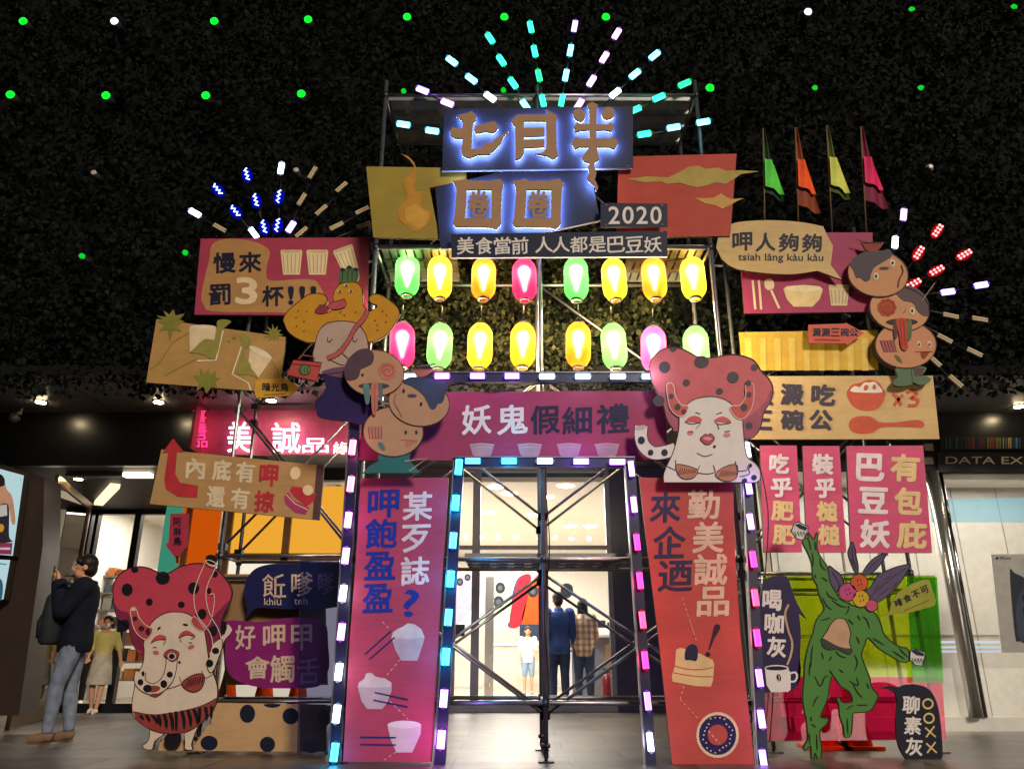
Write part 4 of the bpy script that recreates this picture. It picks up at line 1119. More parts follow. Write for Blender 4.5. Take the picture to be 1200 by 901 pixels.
for x,y in ((545,312),(642,310),(602,258)): b.ell(x,y,20,14,P('#E0C088'),4); b.ell(x+5,y,10,10,BLK,5)
b.poly([(442,445),(470,412),(560,385),(590,380),(605,410),(600,440),(560,462),(500,470),(455,462)],P('#B8505A'),True,5); outline(b,[(442,445),(470,412),(560,385),(590,380),(605,410),(600,440),(560,462),(500,470),(455,462)],OUT,5,6)
b.poly([(345,470),(385,440),(445,440),(450,480),(400,505),(340,500)],P('#8E3444'),True,4)
rs = random.Random(8)
for x,y in ((185,478),(258,485),(165,540),(235,575),(170,615),(235,655),(925,485),(960,518),(860,565),(955,578),(880,605),(880,648),(555,490),(590,520),(690,490)): b.ell(x,y,9,6,P('#8A5E1E'),4,rs.uniform(-60,60))
st = [(440,900),(540,850),(620,750),(680,640),(750,560),(795,480)]; b.line(st,44,OUT,True,lay=7); b.line(st,34,P('#B8585C'),True,lay=8)
for x in (462,685): b.line([(x-20,712),(x-18,745),(x+5,752),(x+20,725)],6,OUT,True,lay=6)
b.line([(530,820),(600,880),(640,920)],10,P('#6A5A48'),True,lay=6); b.line([(450,905),(560,955),(650,950)],5,OUT,True,lay=6)
# bag
bag = [(140,910),(390,935),(345,1100),(85,1045)]; b.base(bag, P('#B44A44',0.5), 0.04, lay=9); outline(b,bag,OUT,6,11,False); b.line([(115,945),(382,970)],5,OUT,lay=11)
b.line([(200,905),(215,875),(310,885),(320,915)],14,OUT,True,lay=11); b.line([(200,905),(215,875),(310,885),(320,915)],7,P('#B44A44'),True,lay=12)
b.ell(240,1000,55,50,P('#3A4A34'),11); b.ell(240,1000,45,40,P('#6A8050'),12)
for k in range(3): b.line([(212+k*26,975),(205+k*30,1005),(215+k*26,1028)],7,P('#2E3E2A'),True,lay=13)
sgn(b,'yellow muscular cut-out figure with a pineapple crown and a red shoulder bag, flexing both arms','figure_cutout','cut-out figure')

# --- leaping green figure (photo coordinates)
g1 = lambda *p: [(910+x/6.3158, 600+y/6.3158) for x,y in p]
g2 = lambda *p: [(910+x/5.853, 742+y/5.853) for x,y in p]
b = Board(6.80, (0,0,1)); GB = P('#4C8038',0.5,0.03)
GL_ = P('#16240F',0.5)
for pts in (g1((385,400),(430,425),(480,470),(500,540),(470,560),(440,590),(400,520)), g1((540,260),(558,218),(580,260),(592,330),(605,400),(600,455),(575,430),(545,360),(530,300)), g1((640,460),(665,400),(720,340),(780,312),(808,318),(780,370),(730,430),(680,458)), g1((665,580),(700,550),(750,470),(820,430),(900,400),(985,388),(960,450),(900,540),(840,600),(780,650),(720,672),(690,660))):
    b.base(pts, P('#5A4A6A',0.5), 0.02, smooth=True, lay=0); outline(b,pts,GL_,1.1,2)
for pts in (g1((410,440),(450,500),(470,560)),g1((560,250),(565,330),(590,420)),g1((660,450),(720,380),(790,325)),g1((700,620),(800,530),(960,410)),g1((720,580),(760,540)),g1((800,500),(850,470)),g1((760,620),(830,560)),g1((860,560),(900,510)),g1((550,340),(570,380))): b.line(pts,0.9,P('#332A44'),True,lay=2)
green = g1((195,228),(205,190),(235,195),(235,150),(262,185),(280,200),(295,152),(305,175),(300,260),(322,320),(370,390),(385,440),(400,520),(440,590),(470,640),(520,668),(570,690),(640,700),(700,725),(740,760),(770,815))+g2((740,5),(790,55),(850,92),(890,98),(918,140),(908,188),(860,195),(790,158),(700,100),(630,30),(608,70),(585,140),(600,200),(640,300),(655,370),(695,415),(690,455),(650,520),(600,540),(530,545),(522,600),(512,690),(482,716),(465,700),(460,640),(435,570),(428,490),(415,450),(430,435),(455,470),(520,465),(500,400),(440,360),(388,290),(366,350),(355,430),(330,500),(305,570),(355,582),(342,622),(298,672),(310,780),(305,850),(290,870),(265,820),(255,860),(240,850),(235,770),(195,805),(190,770),(215,720),(205,600),(190,520),(180,430),(190,300),(195,200),(220,80),(250,0))+g1((280,850),(300,790),(352,720),(340,670),(310,590),(300,540),(270,480),(260,380),(232,300))
b.base(green, GB, 0.03, smooth=True, n=3, edge=P('#2A3A1E'), lay=3); outline(b,green,GL_,1.15,5)
for pts in (g1((265,300),(272,350),(268,400)),g1((320,340),(335,400),(370,430)),g1((285,460),(292,490)),g1((335,480),(380,510)),g1((370,580),(390,620),(450,650)),g1((340,630),(372,690),(410,720)),g1((410,650),(470,690),(520,700)),g1((535,690),(530,730),(510,760)),g1((600,760),(620,800)),g1((640,770),(670,800),(690,860)),g1((330,800),(365,790),(400,780)),g1((530,790),(570,830)),g1((240,200),(255,280)),g1((285,215),(290,280)),
        g2((250,80),(240,150),(238,230)),g2((262,290),(300,360),(330,300),(360,290)),g2((250,500),(270,450),(295,430)),g2((310,130),(322,175)),g2((380,155),(360,190)),g2((405,120),(440,155),(480,165)),g2((430,245),(460,270)),g2((500,325),(560,355),(550,300)),g2((525,345),(555,400),(590,440)),g2((620,340),(635,380)),g2((550,490),(625,490)),g2((480,520),(500,505),(530,490)),g2((535,145),(555,200),(535,260)),g2((235,570),(240,600)),g2((240,620),(270,640)),g2((550,20),(570,70)),g2((365,250),(390,290)),g2((230,200),(225,290)),g2((330,50),(345,80)),g2((275,690),(280,800)),g2((225,680),(230,760)),g2((485,580),(490,690)),g2((660,30),(740,80)),g2((800,120),(880,175)),g2((840,100),(900,160))):
    b.line(pts,1.5,GL_,True,lay=6,taper=True)
hole = g1((375,880),(400,830),(450,785),(500,790),(530,830),(548,895))+g2((500,60),(510,105),(440,95),(380,70),(320,45),(318,25))
b.poly(hole,P('#C09A78',0.5),True,6); outline(b,hole,GL_,1.0,7); b.poly(g2((305,40),(320,32),(380,65),(450,98),(515,102),(520,130),(500,142),(460,128),(420,108),(360,112),(320,90)),P('#39403C'),True,8)
for (x,y,r_,m) in ((612,522,68,P('#C8582E')),(527,590,70,P('#C04A80')),(625,640,66,P('#D0A42C')),(705,690,48,P('#C85078'))):
    q = g1((x,y))[0]; b.ell(q[0],q[1],r_/6.3,r_/6.3,GL_,8.2); b.ell(q[0],q[1],(r_-7)/6.3,(r_-7)/6.3,m,9)
    if x < 700:
        for dx,dy in ((-12,-18),(12,-22),(-5,18),(18,8)): b.line(g1((x+dx,y+dy-8),(x+dx,y+dy+8)),0.9,GL_,lay=10)
for cupp,dk in ((g1((110,140),(130,85),(160,72),(235,105),(232,150),(195,205),(150,195)),g1((135,92),(165,85),(230,115),(215,135),(170,120))),(g2((918,118),(940,102),(1020,128),(1015,170),(1000,222),(950,215),(915,180)),g2((922,118),(945,108),(1012,135),(1010,155),(960,148)))):
    b.base(cupp, P('#D8D4CC',0.5), 0.02, lay=9); outline(b,cupp,GL_,1.0,11,False); b.poly(dk,P('#2A2C3A'),False,11)
    cx_ = sum(p[0] for p in cupp)/len(cupp); cy_ = sum(p[1] for p in cupp)/len(cupp)
    for i in range(4): b.line([(cx_-6+i*3.5,cy_+1),(cx_-4.5+i*3.5,cy_+7),(cx_-2.8+i*3.5,cy_+2)],0.9,GL_,lay=11)
sgn(b,'leaping green muscular cut-out figure with a fruit head, purple leaves and two small cups','figure_cutout','cut-out figure')

# --- coffee bubble, black bubble, lime tag
b = Board(6.86, (870,660,5.625))
b.base(spline([(135,120),(200,85),(290,85),(325,170),(365,270),(422,365)],False,3)+spline([(372,325),(385,450),(380,600),(385,720),(365,800),(310,840),(200,845),(120,830),(110,600),(105,300)],False,4), P('#2A2148',0.45), 0.02)
for ch,y,x in (('喝',242,196),('咖',395,210),('灰',550,225)): b.text(ch,x,y,128,138,WHITE,2,0.045,3)
b.line([(305,270),(282,330),(300,430),(328,520),(320,600),(295,668)],14,P('#C0A080'),True,lay=3)
b.poly([(148,690),(300,690),(318,720),(318,830),(300,845),(190,848),(160,800)],WHITE,False,3); b.ell(226,690,80,22,P('#E0D8D0'),3.5); b.ell(224,690,70,14,P('#1E1A38'),4)
b.line([(318,722),(350,718),(360,745),(345,775),(318,778)],13,WHITE,True,lay=3); b.ell(240,752,15,25,P('#241E3A'),4,-12); b.line([(238,735),(244,752),(239,772)],4,WHITE,True,lay=5)
sgn(b,'dark violet speech bubble with three white characters and a white coffee cup','speech_bubble')
b = Board(6.74, (1030,790,8.113))
b.base(spline([(18,125),(100,108),(160,118),(200,118)],False,3)+spline([(240,98),(330,92),(430,112),(500,165),(545,250),(575,370),(595,540),(605,700),(600,790),(560,835),(470,852),(360,852),(290,830),(235,770),(190,680),(168,560),(165,400),(175,290),(165,200),(145,165),(90,140)],False,4), P('#191A2C',0.45), 0.025)
for ch,x,y in (('聊',305,288),('素',322,485),('灰',335,685)): b.text(ch,x,y,165,172,WHITE,3,0.035,2)
CR = P('#D8C07A',0.5)
for y,x in ((278,466),(415,476)): outline(b,[(x+46*math.cos(a),y+44*math.sin(a)) for a in [2*math.pi*i/24 for i in range(24)]],CR,17,3,False)
for x,y in ((490,545),(500,695)): b.line([(x-50,y-42),(x+50,y+48)],15,CR,lay=3); b.line([(x+38,y-55),(x-42,y+50)],15,CR,lay=3.5)
sgn(b,'black drop shaped bubble with white characters, two rings and two crosses, on the pavement','speech_bubble')
b = Board(6.84, (910,600,6.3158)); b.base([(835,735),(850,675),(900,590),(1000,530),(1090,500),(1130,498),(1180,660),(1170,690),(1060,722),(960,750),(900,745),(765,780)], P('#9A9A34',0.5), 0.012)
for i,ch in enumerate('啡食不可'): b.text(ch,905+i*64,668-i*32,58,58,INK,-24,0.03,2)
b.line([(945,728),(1130,650)],7,P('#6E6E20'),lay=2)
sgn(b,'lime tag with four black characters tilted beside the green figure','sign_tag')

# --- coloured film panels
def film(name,label,quad,d,mat,cat='panel'):
    b = MB(); f = [W(x,y,d) for x,y in quad]; k = [v+Vector((0,0.004,0)) for v in f]
    b.add(f+k,[(0,1,2,3),(7,6,5,4),(0,4,5,1),(1,5,6,2),(2,6,7,3),(3,7,4,0)],mat); o = b.build(name); tag(o,label,cat); return o
film('film_panel','yellow green see-through film panel behind the green figure',[(893,674),(1096,674),(1104,793),(893,793)],7.02,GLASS('#DCEA5C',0.2,0.05,0.12,'#B0C430'))
film('film_panel','bright pink see-through film panel along the pavement at the right',[(893,793),(1104,793),(1109,866),(893,868)],7.03,GLASS('#FF6CA4',0.2,0.05,0.28,'#D42C6C'))
film('film_panel','narrow green film strip at the right end of the yellow green panel',[(1062,676),(1098,676),(1106,800),(1070,800)],6.98,GLASS('#98EC70',0.2,0.05,0.15,'#60B030'))
film('film_panel','dark blue tinted clear sheet hung over the right ends of the left bubbles',[(352,655),(398,655),(392,884),(348,884)],6.72,GLASS('#CDD0EC',0.2,0.04,0.05,'#38427C'))

# --- flags
def flag(label, px0, pyb, px1, pyt, cloth, patch, pcol, d=7.2):
    a, c = W(px0,pyb,d), W(px1,pyt,d); t = empty('flag',a); tag(t,label,'flag','row of four flags above the speech bubble')
    b = MB(); b.tube([a,c],0.009,P('#7A6248',0.5),8); b.build('pole',t)
    (w_, h_, col) = cloth
    b = MB(); n=14; vs_=[]; 
    for i in range(n+1):
        f = i/n; p = c.lerp(a,f*h_)
        for j in range(6):
            g_ = j/5; wid = w_*(0.08+1.15*f)
            vs_.append(p+Vector((wid*g_, 0.05*math.sin(7*g_+2.5*f)*g_, -0.10*g_*f-0.01*g_)))
    b.add(vs_,[(i*6+j,i*6+j+1,(i+1)*6+j+1,(i+1)*6+j) for i in range(n) for j in range(5)],col,True); o = b.build('cloth',t)
    b = MB(); i0,i1 = patch; vs2=[]; 
    for i in range(i0,i1+1):
        for j in range(6): vs2.append(vs_[i*6+j]+Vector((0.004,-0.03,0)))
    m_ = i1-i0
    b.add(vs2,[(i*6+j,i*6+j+1,(i+1)*6+j+1,(i+1)*6+j) for i in range(m_) for j in range(0,5)],pcol,True); 
    b.build('emblem',o)
VF = lambda x,y: (860+x/6, 140+y/6)
for lab,x0,x1,yt,cl,pa,pc in (('dark green flag with a bright green patch, first from the left',218,205,65,(0.17,0.62,P('#123A1C')),(7,13),P('#5CD848')),
    ('orange flag with a glossy orange patch, second from the left',455,432,60,(0.19,0.74,P('#8A3A1A')),(6,11),P('#FF5A1C')),
    ('olive yellow flag with a white and lime patch, third from the left',690,652,45,(0.17,0.62,P('#4A5A1C')),(7,13),P('#D8DC60')),
    ('dark magenta flag with a crimson emblem, last at the right',930,892,52,(0.20,0.70,P('#7A1838')),(6,11),P('#E02460'))):
    p0, p1 = VF(x0,800), VF(x1,yt); flag(lab,p0[0],p0[1],p1[0],p1[1],cl,pa,pc)

# ================================================================ SCAFFOLD
steel = P('#8C8A8E', 0.32, 0.14, 0.85, 14)
steel_d = P('#4A4850', 0.4, 0.14, 0.8, 14)
deckm = P('#8E8A84', 0.4, 0.12, 0.6)
def scaffold(label, name, xs, y0, y1, levels, decks, braces, r=0.021):
    t = empty(name, ((xs[0]+xs[-1])/2, (y0+y1)/2, 0)); tag(t, label, 'scaffold', None)
    zt = levels[-1]
    for x in xs:
        for y in (y0, y1):
            b = MB(); b.tube([(x,y,0.03),(x,y,zt+0.18)], r, steel, 10)
            b.box((x-0.06,y-0.06,0.003),(x+0.06,y+0.06,0.012), steel_d); b.tube([(x,y,0.012),(x,y,0.12)], 0.012, steel_d, 8)
            b.tube([(x,y,0.10),(x,y,0.13)], 0.034, steel_d, 8)
            for z in levels: b.tube([(x,y,z-0.03),(x,y,z+0.03)], 0.03, steel_d, 8)
            b.build('standard', t)
        for z in levels:
            b = MB(); b.tube([(x,y0,z),(x,y1,z)], r*0.85, steel, 8); b.build('transom', t)
    for z in levels:
        for y in (y0, y1):
            b = MB(); b.tube([(xs[0],y,z),(xs[-1],y,z)], r*0.85, steel, 8); b.build('ledger', t)
    for (i, za, zb) in braces:
        for y in (y0+0.03, y1-0.03):
            if zb > 3.3 and y < y1-0.05: continue
            for s_ in (0,1):
                if zb > 3.3 and s_ == i: continue
                a, c = (za,zb) if s_ else (zb,za)
                b = MB(); b.tube([(xs[i],y+0.014*s_,a),(xs[i+1],y+0.014*s_,c)], 0.0125, steel, 8)
                for e_ in ((xs[i],y,a),(xs[i+1],y,c)): b.box((e_[0]-0.035,y-0.035,e_[2]-0.03),(e_[0]+0.035,y+0.035,e_[2]+0.03), steel_d)
                b.build('brace', t)
    for (z, x0, x1) in decks:
        n = 3; wd = (y1-y0-0.1)/n
        for k in range(n):
            b = MB(); ya = y0+0.06+k*wd
            b.box((x0,ya,z+0.03),(x1,ya+wd-0.02,z+0.036), deckm)
            b.box((x0,ya,z-0.02),(x1,ya+0.012,z+0.03), deckm); b.box((x0,ya+wd-0.032,z-0.02),(x1,ya+wd-0.02,z+0.03), deckm)
            for j in range(9):
                xx = x0+(j+0.5)*(x1-x0)/9; b.box((xx-0.03,ya+0.013,z-0.01),(xx+0.03,ya+wd-0.033,z+0.03), deckm)
            b.build('deck_plank', t)
    return t
CY = 6.55
xc = X(640, 893, CY); xL = X(401, 893, CY); xR = X(890, 893, CY)
z655, z605, z440, z300, z110 = (Zp(v, CY) for v in (655, 605, 442, 290, 112))
cs = scaffold('steel tube scaffold gate carrying the lit title sign and two rows of lanterns', 'scaffold', [xL, xc, xR], CY, 7.35,
    [Zp(840,CY)*0+0.42, z655, z440, z300, z110], [(z655+0.02, xL+0.9, xR-0.9), (z110, xL+0.02, xR-0.02), (z300+0.03, xL+0.03, xL+0.75), (z300+0.03, xR-0.75, xR-0.03)],
    [(0,Zp(838,CY),Zp(672,CY)),(1,Zp(838,CY),Zp(672,CY)),(0,z605,z440-0.01),(1,z605,z440-0.01),(1,z440,z300),(0,z300,z110),(1,z300,z110)])
WY = 7.16
lx = [X(233,860,WY), X(392,860,WY)]
scaffold('low steel scaffold frame behind the left wing of signboards', 'scaffold', lx, WY, WY+0.5,
    [0.4, Zp(677,WY), Zp(651,WY), Zp(455,WY), Zp(280,WY)], [], [(0,Zp(640,WY),Zp(480,WY)),(0,Zp(460,WY),Zp(290,WY))], 0.018)
rx = [X(905,860,WY), X(1098,860,WY)]
scaffold('low steel scaffold frame behind the right wing of pink signboards', 'scaffold', rx, WY, WY+0.5,
    [0.4, Zp(691,WY), Zp(672,WY), Zp(455,WY), Zp(285,WY)], [], [(0,Zp(640,WY),Zp(480,WY)),(0,Zp(460,WY),Zp(350,WY))], 0.018)

# ================================================================ LIGHTS ON THE STRUCTURE
blackp = P('#14141C', 0.4, 0.1)
LEDC = {'w':('#E8E6FF',6.0),'wb':('#CFE4FF',6.5),'b':('#48A8FF',7.0),'c':('#3CC8FF',8.0),'p':('#E49CFF',5.0),'pk':('#FF9CC8',3.6),
        'm':('#FF3C9C',5.5),'r':('#FF4A78',5.5),'v':('#B48CFF',6.0),'t':('#38F0B8',4.2),'tb':('#7CEBFF',5.0),'g':('#30E890',3.2),'pu':('#D07CFF',5.5)}
def glow_shell(h):  # added glowing shell, stands in for the coloured bloom round each LED
    key = ('glow_shell', h)
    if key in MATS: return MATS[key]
    m = bpy.data.materials.new('led_glow_shell'); m.use_nodes = True; nt = m.node_tree; nt.nodes.remove(nt.nodes['Principled BSDF'])
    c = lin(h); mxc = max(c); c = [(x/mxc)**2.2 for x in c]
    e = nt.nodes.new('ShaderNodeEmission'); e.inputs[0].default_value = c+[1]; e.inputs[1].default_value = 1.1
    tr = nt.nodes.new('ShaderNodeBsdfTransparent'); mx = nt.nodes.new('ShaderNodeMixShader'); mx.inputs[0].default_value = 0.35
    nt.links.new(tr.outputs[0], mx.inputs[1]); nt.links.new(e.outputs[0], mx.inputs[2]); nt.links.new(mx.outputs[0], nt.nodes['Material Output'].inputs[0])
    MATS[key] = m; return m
def led(pt, cpx, ang, L, wd, kind, parent, d):
    """a short glowing tube piece; ang = its direction in the picture plane"""
    h, s_ = LEDC[kind]; m = E(h, s_, 'led_diffuser')
    c = W(cpx[0], cpx[1], d); u = Vector((math.cos(ang),0,-math.sin(ang))); n_ = Vector((0,-1,0)); t = n_.cross(u)
    b = MB()
    b.obox(c, u*L/2, t*wd/2, (0,0.014,0), m)
    q = L/2+0.016; r_ = wd/2+0.014
    b.tube([c-u*q, c-u*(q-0.006), c-u*(q-0.022), c+u*(q-0.022), c+u*(q-0.006), c+u*q], [(r_*0.35,0.006),(r_*0.75,0.014),(r_,0.019),(r_,0.019),(r_*0.75,0.014),(r_*0.35,0.006)] if abs(u.dot(Vector((0,1,0))))<0.5 else r_, glow_shell(h), 16)
    b.obox(c+Vector((0,0.021,0)), u*(L/2+0.008), t*(wd/2+0.006), (0,0.006,0), blackp)
    return b.build('led_module', parent)
def led_post(name, label, p0, p1, d, mods, L=0.125, wd=0.042, spill=1.6):
    a, c = W(p0[0],p0[1],d), W(p1[0],p1[1],d)
    t = empty(name, (a.x, d, a.z)); tag(t, label, 'led light', None)
    u = (c-a).normalized(); n_ = Vector((0,-1,0)); s_ = n_.cross(u)
    b = MB(); m_ = (a+c)/2; b.obox(m_+Vector((0,0.055,0)), (c-a)/2, s_*0.04, (0,0.026,0), P('#191B3A',0.35,0.1))
    b.obox(m_+Vector((0,0.045,0))+s_*0.046, (c-a)/2, s_*0.005, (0,0.03,0), steel); b.build('post', t)
    ang = math.atan2(-(p1[1]-p0[1])*-1, (p1[0]-p0[0])); ang = math.atan2(p1[1]-p0[1], p1[0]-p0[0])
    for i, (x, y, k) in enumerate(mods):
        led(None, (x,y), ang, L, wd, k, t, d)
        if i % 2 == 1:                                  # the modules' own light on what stands beside them
            hx = lin(LEDC[k][0]); mxc = max(hx)
            l = bpy.data.lights.new('led_light','POINT'); l.energy = spill; l.shadow_soft_size = 0.05; l.color = [(q/mxc)**1.5 for q in hx]
            o = bpy.data.objects.new('led_light',l); COL.objects.link(o); o.parent = t; o.location = W(x,y,d)+Vector((0,-0.16,0))-Vector(t.location)
    return t
D1 = 6.40
led_post('led_post', 'outer left LED post, pink at the top turning white and blue below', (391,899), (417,458), D1,
    [(416,484,'pk'),(413,524,'pk'),(411,567,'pk'),(408,609,'p'),(405,651,'p'),(402,695,'w'),(400,740,'p'),(397,787,'w'),(394.5,836,'wb'),(392,881,'c')], wd=0.05)
led_post('led_post', 'inner left LED post of the doorway, glaring cyan blue to white', (515,899), (538,540), 6.36,
    [(537.6,547,'c'),(534,589,'c'),(531,633,'b'),(528,678,'c'),(525.5,723,'b'),(522.5,769,'c'),(520,818,'v'),(517,866,'p')], wd=0.055, spill=4.5)
led_post('led_post', 'inner right LED post of the doorway, violet to magenta and red', (764,899), (739,541), 6.36,
    [(740,549,'v'),(743,591,'p'),(746.5,635,'m'),(750,680,'m'),(753,726,'r'),(756,773,'m'),(759,821,'pu'),(762,869,'w')], spill=1.0)
led_post('led_post', 'outer right LED post, white violet at top, pink and red in the middle', (896,899), (875,512), D1,
    [(875.7,527,'w'),(877.5,570,'v'),(879.5,611,'p'),(882.7,655,'m'),(885,700,'r'),(887.5,747,'m'),(890,794,'pu'),(892.4,842,'p'),(894.4,889,'v')], spill=0.7)
led_post('led_bar', 'glaring blue LED bar across the top of the doorway under the purple banner', (530,541), (745,541), 6.36,
    [(554,540,'b'),(596.5,540,'c'),(638.5,540,'wb'),(681,540.5,'v'),(723.5,541,'p')], spill=4.0)
led_post('led_bar', 'LED bar of white modules under the lower row of lanterns', (468,441), (772,441), 6.40,
    [(479,441,'wb'),(518,440.5,'p'),(559.5,440.5,'v'),(600,440.5,'v'),(641,441,'wb'),(683,441,'wb'),(724,441,'wb'),(761,441,'wb')])

cream_tube = P('#C9B48E', 0.5, 0.06)
def burst(name, label, centre, d, mods, rods=True):
    c = W(centre[0], centre[1], d+0.05)
    t = empty(name, c); tag(t, label, 'led light', 'starburst LED lights above the gate')
    far = {}
    for (x, y, k) in mods:
        a = math.atan2(y-centre[1], x-centre[0]); key = round(a*9); r_ = math.hypot(x-centre[0], y-centre[1])
        if key not in far or far[key][0] < r_: far[key] = (r_, x, y)
    for (r_, x, y) in far.values():
        p = W(x, y, d+0.03); q = c.lerp(p, 0.25); b = MB(); b.tube([q+Vector((0,0.03,0)), p+Vector((0,0.03,0))], 0.007, blackp, 6); b.build('rod', t)
    for (x, y, k) in mods:
        a = math.atan2(y-centre[1], x-centre[0])
        if k in LEDC: led(None, (x,y), a, 0.125, 0.052, k, t, d)
        else:
            p = W(x,y,d); u = Vector((math.cos(a),0,-math.sin(a))); s_ = Vector((0,-1,0)).cross(u); b = MB()
            if k == 'off':
                b.obox(p, u*0.075, s_*0.021, (0,0.01,0), cream_tube); b.obox(p+Vector((0,-0.011,0)), u*0.075, s_*0.003, (0,0.002,0), P('#8A7858',0.6))
                b.build('unlit_led_module', t)
            elif k == 'bz':
                b.ball(p+Vector((0,0.016,0)), (0.095,0.012,0.055), E('#0810E0', 0.55, 'blue_led'), 16, 8, Matrix((u,Vector((0,1,0)),s_)).transposed())
                pts = [p+u*(0.075*(i/3-1))+s_*(0.016*(1 if i%2 else -1))+Vector((0,-0.004,0)) for i in range(7)]
                b.tube(pts, 0.0065, E('#A8C4FF', 5.0, 'blue_led_dots'), 6); b.build('led_module', t)
            elif k == 'rd':
                b.ball(p+Vector((0,0.016,0)), (0.105,0.012,0.05), E('#E80C1C', 0.6, 'red_led'), 16, 8, Matrix((u,Vector((0,1,0)),s_)).transposed())
                for i in range(4):
                    for j in (-1,1): b.ball(p+u*(0.045*(i-1.5))+s_*0.015*j+Vector((0,-0.002,0)), 0.0125, E('#FF9C98', 3.0, 'red_led_dots'), 8, 6)
                b.build('led_module', t)
    return t
VB = lambda x, y: (400+x/2.8167, y/2.8167)
cm = [(268,298,'v'),(350,340,'p'),(205,411,'tb'),(300,432,'tb'),(365,202,'tb'),(429,261,'tb'),(491,321,'wb'),(491,127,'t'),(528,200,'t'),(567,275,'t'),(607,348,'tb'),
 (625,90,'t'),(638,170,'t'),(652,250,'g'),(665,333,'t'),(770,87,'v'),(756,167,'tb'),(741,249,'tb'),(728,332,'t'),(909,112,'p'),(868,190,'p'),(826,268,'p'),(785,345,'p'),
 (1034,183,'tb'),(969,245,'tb'),(904,308,'wb'),(1133,277,'g'),(1048,322,'t'),(969,363,'t'),(1195,403,'tb'),(1097,421,'tb'),(1000,443,'t')]
burst('starburst_light', 'wide starburst of teal, cyan and violet LED tubes above the title sign', (647,178), 6.5, [VB(x,y)+(k,) for x,y,k in cm])
VL = lambda x, y: (200+x/5.217, 170+y/5.217)
lm = [(148,415,'wb'),(675,142,'wb'),(508,538,'wb'),(735,500,'v'),(465,180,'bz'),(287,272,'bz'),(520,338,'bz'),(660,315,'bz'),(395,405,'bz'),(570,500,'bz'),(652,490,'bz'),
 (300,507,'off'),(868,170,'off'),(802,333,'off'),(922,398,'off'),(1045,258,'off'),(1015,495,'off'),(800,533,'off'),(1172,400,'off'),(1180,490,'off')]
burst('starburst_light', 'starburst of deep blue zigzag LEDs and unlit cream tubes over the cups board', (322,305), 7.05, [VL(x,y)+(k,) for x,y,k in lm])
rm = [(1059,251.5,'v'),(1049,284,'wb'),(1111,342,'v'),(1150,334,'v'),(1099,270,'rd'),(1077,296,'rd'),(1130.6,298,'rd'),(1098,316.7,'rd'),(1071,332,'rd'),
 (1114,370,'off'),(1107,396.7,'off'),(1142,412.7,'off'),(1095,422.7,'off'),(1120,446.7,'off'),(1148,374,'off')]
burst('starburst_light', 'starburst of red dotted LEDs, white tubes and unlit cream tubes beside the stacked heads', (1035,352), 7.05, rm)

# ---------------- loose cables
def cable(label, pts, d, r=0.006):
    pts = spline(pts, False, 6); b = MB(); b.tube([W(x,y,d+0.02*math.sin(i*0.7)) for i,(x,y) in enumerate(pts)], r, P('#101014',0.5), 6)
    tag(b.build('cable'), label, 'cable')
cable('thin black cable sagging along the beam above the purple banner',[(455,452),(500,459),(540,450),(585,458),(640,449),(690,457),(735,450),(765,456)],6.46)
cable('black cable hanging down the middle pole under the lower lantern row',[(642,444),(645,500),(639,560),(644,640),(638,720),(643,800),(640,880)],6.50,0.005)
cable('black cable coming down the post by the coffee bubble',[(884,520),(900,600),(896,700),(906,790),(902,868)],6.95,0.005)
# ---------------- paper lanterns
def shade_mat(hexc, nm):
    m = bpy.data.materials.new(nm); m.use_nodes = True; nt = m.node_tree; nt.nodes.remove(nt.nodes['Principled BSDF'])
    c = lin(hexc)
    tl = nt.nodes.new('ShaderNodeBsdfTranslucent'); tl.inputs[0].default_value = c+[1]
    df = nt.nodes.new('ShaderNodeBsdfDiffuse'); df.inputs[0].default_value = c+[1]
    tr = nt.nodes.new('ShaderNodeBsdfTransparent'); tr.inputs[0].default_value = [min(1,x*0.9+0.1) for x in c]+[1]
    a = nt.nodes.new('ShaderNodeMixShader'); a.inputs[0].default_value = 0.22
    nt.links.new(tl.outputs[0], a.inputs[1]); nt.links.new(df.outputs[0], a.inputs[2])
    rf = nt.nodes.new('ShaderNodeBsdfRefraction'); rf.inputs['IOR'].default_value = 1.18; rf.inputs['Roughness'].default_value = 0.85
    rf.inputs[0].default_value = [min(1,x*0.8+0.2) for x in c]+[1]
    a2 = nt.nodes.new('ShaderNodeMixShader'); a2.inputs[0].default_value = 0.5
    nt.links.new(a.outputs[0], a2.inputs[1]); nt.links.new(rf.outputs[0], a2.inputs[2]); a = a2
    b2 = nt.nodes.new('ShaderNodeMixShader'); b2.inputs[0].default_value = 0.025
    nt.links.new(a.outputs[0], b2.inputs[1]); nt.links.new(tr.outputs[0], b2.inputs[2])
    nt.links.new(b2.outputs[0], nt.nodes['Material Output'].inputs[0]); return m
SH = {'green':shade_mat('#5CD868','green_paper'),'yellow':shade_mat('#FFDE38','yellow_paper'),'orange':shade_mat('#FF9426','orange_paper'),
      'magenta':shade_mat('#F22C70','magenta_paper'),'amber':shade_mat('#FFBC28','amber_paper'),'pink':shade_mat('#F268B4','pink_paper'),
      'pale green':shade_mat('#78DE74','pale_green_paper')}
bulbm = E('#FFF0C8', 46.0, 'bulb')
LY = 6.85
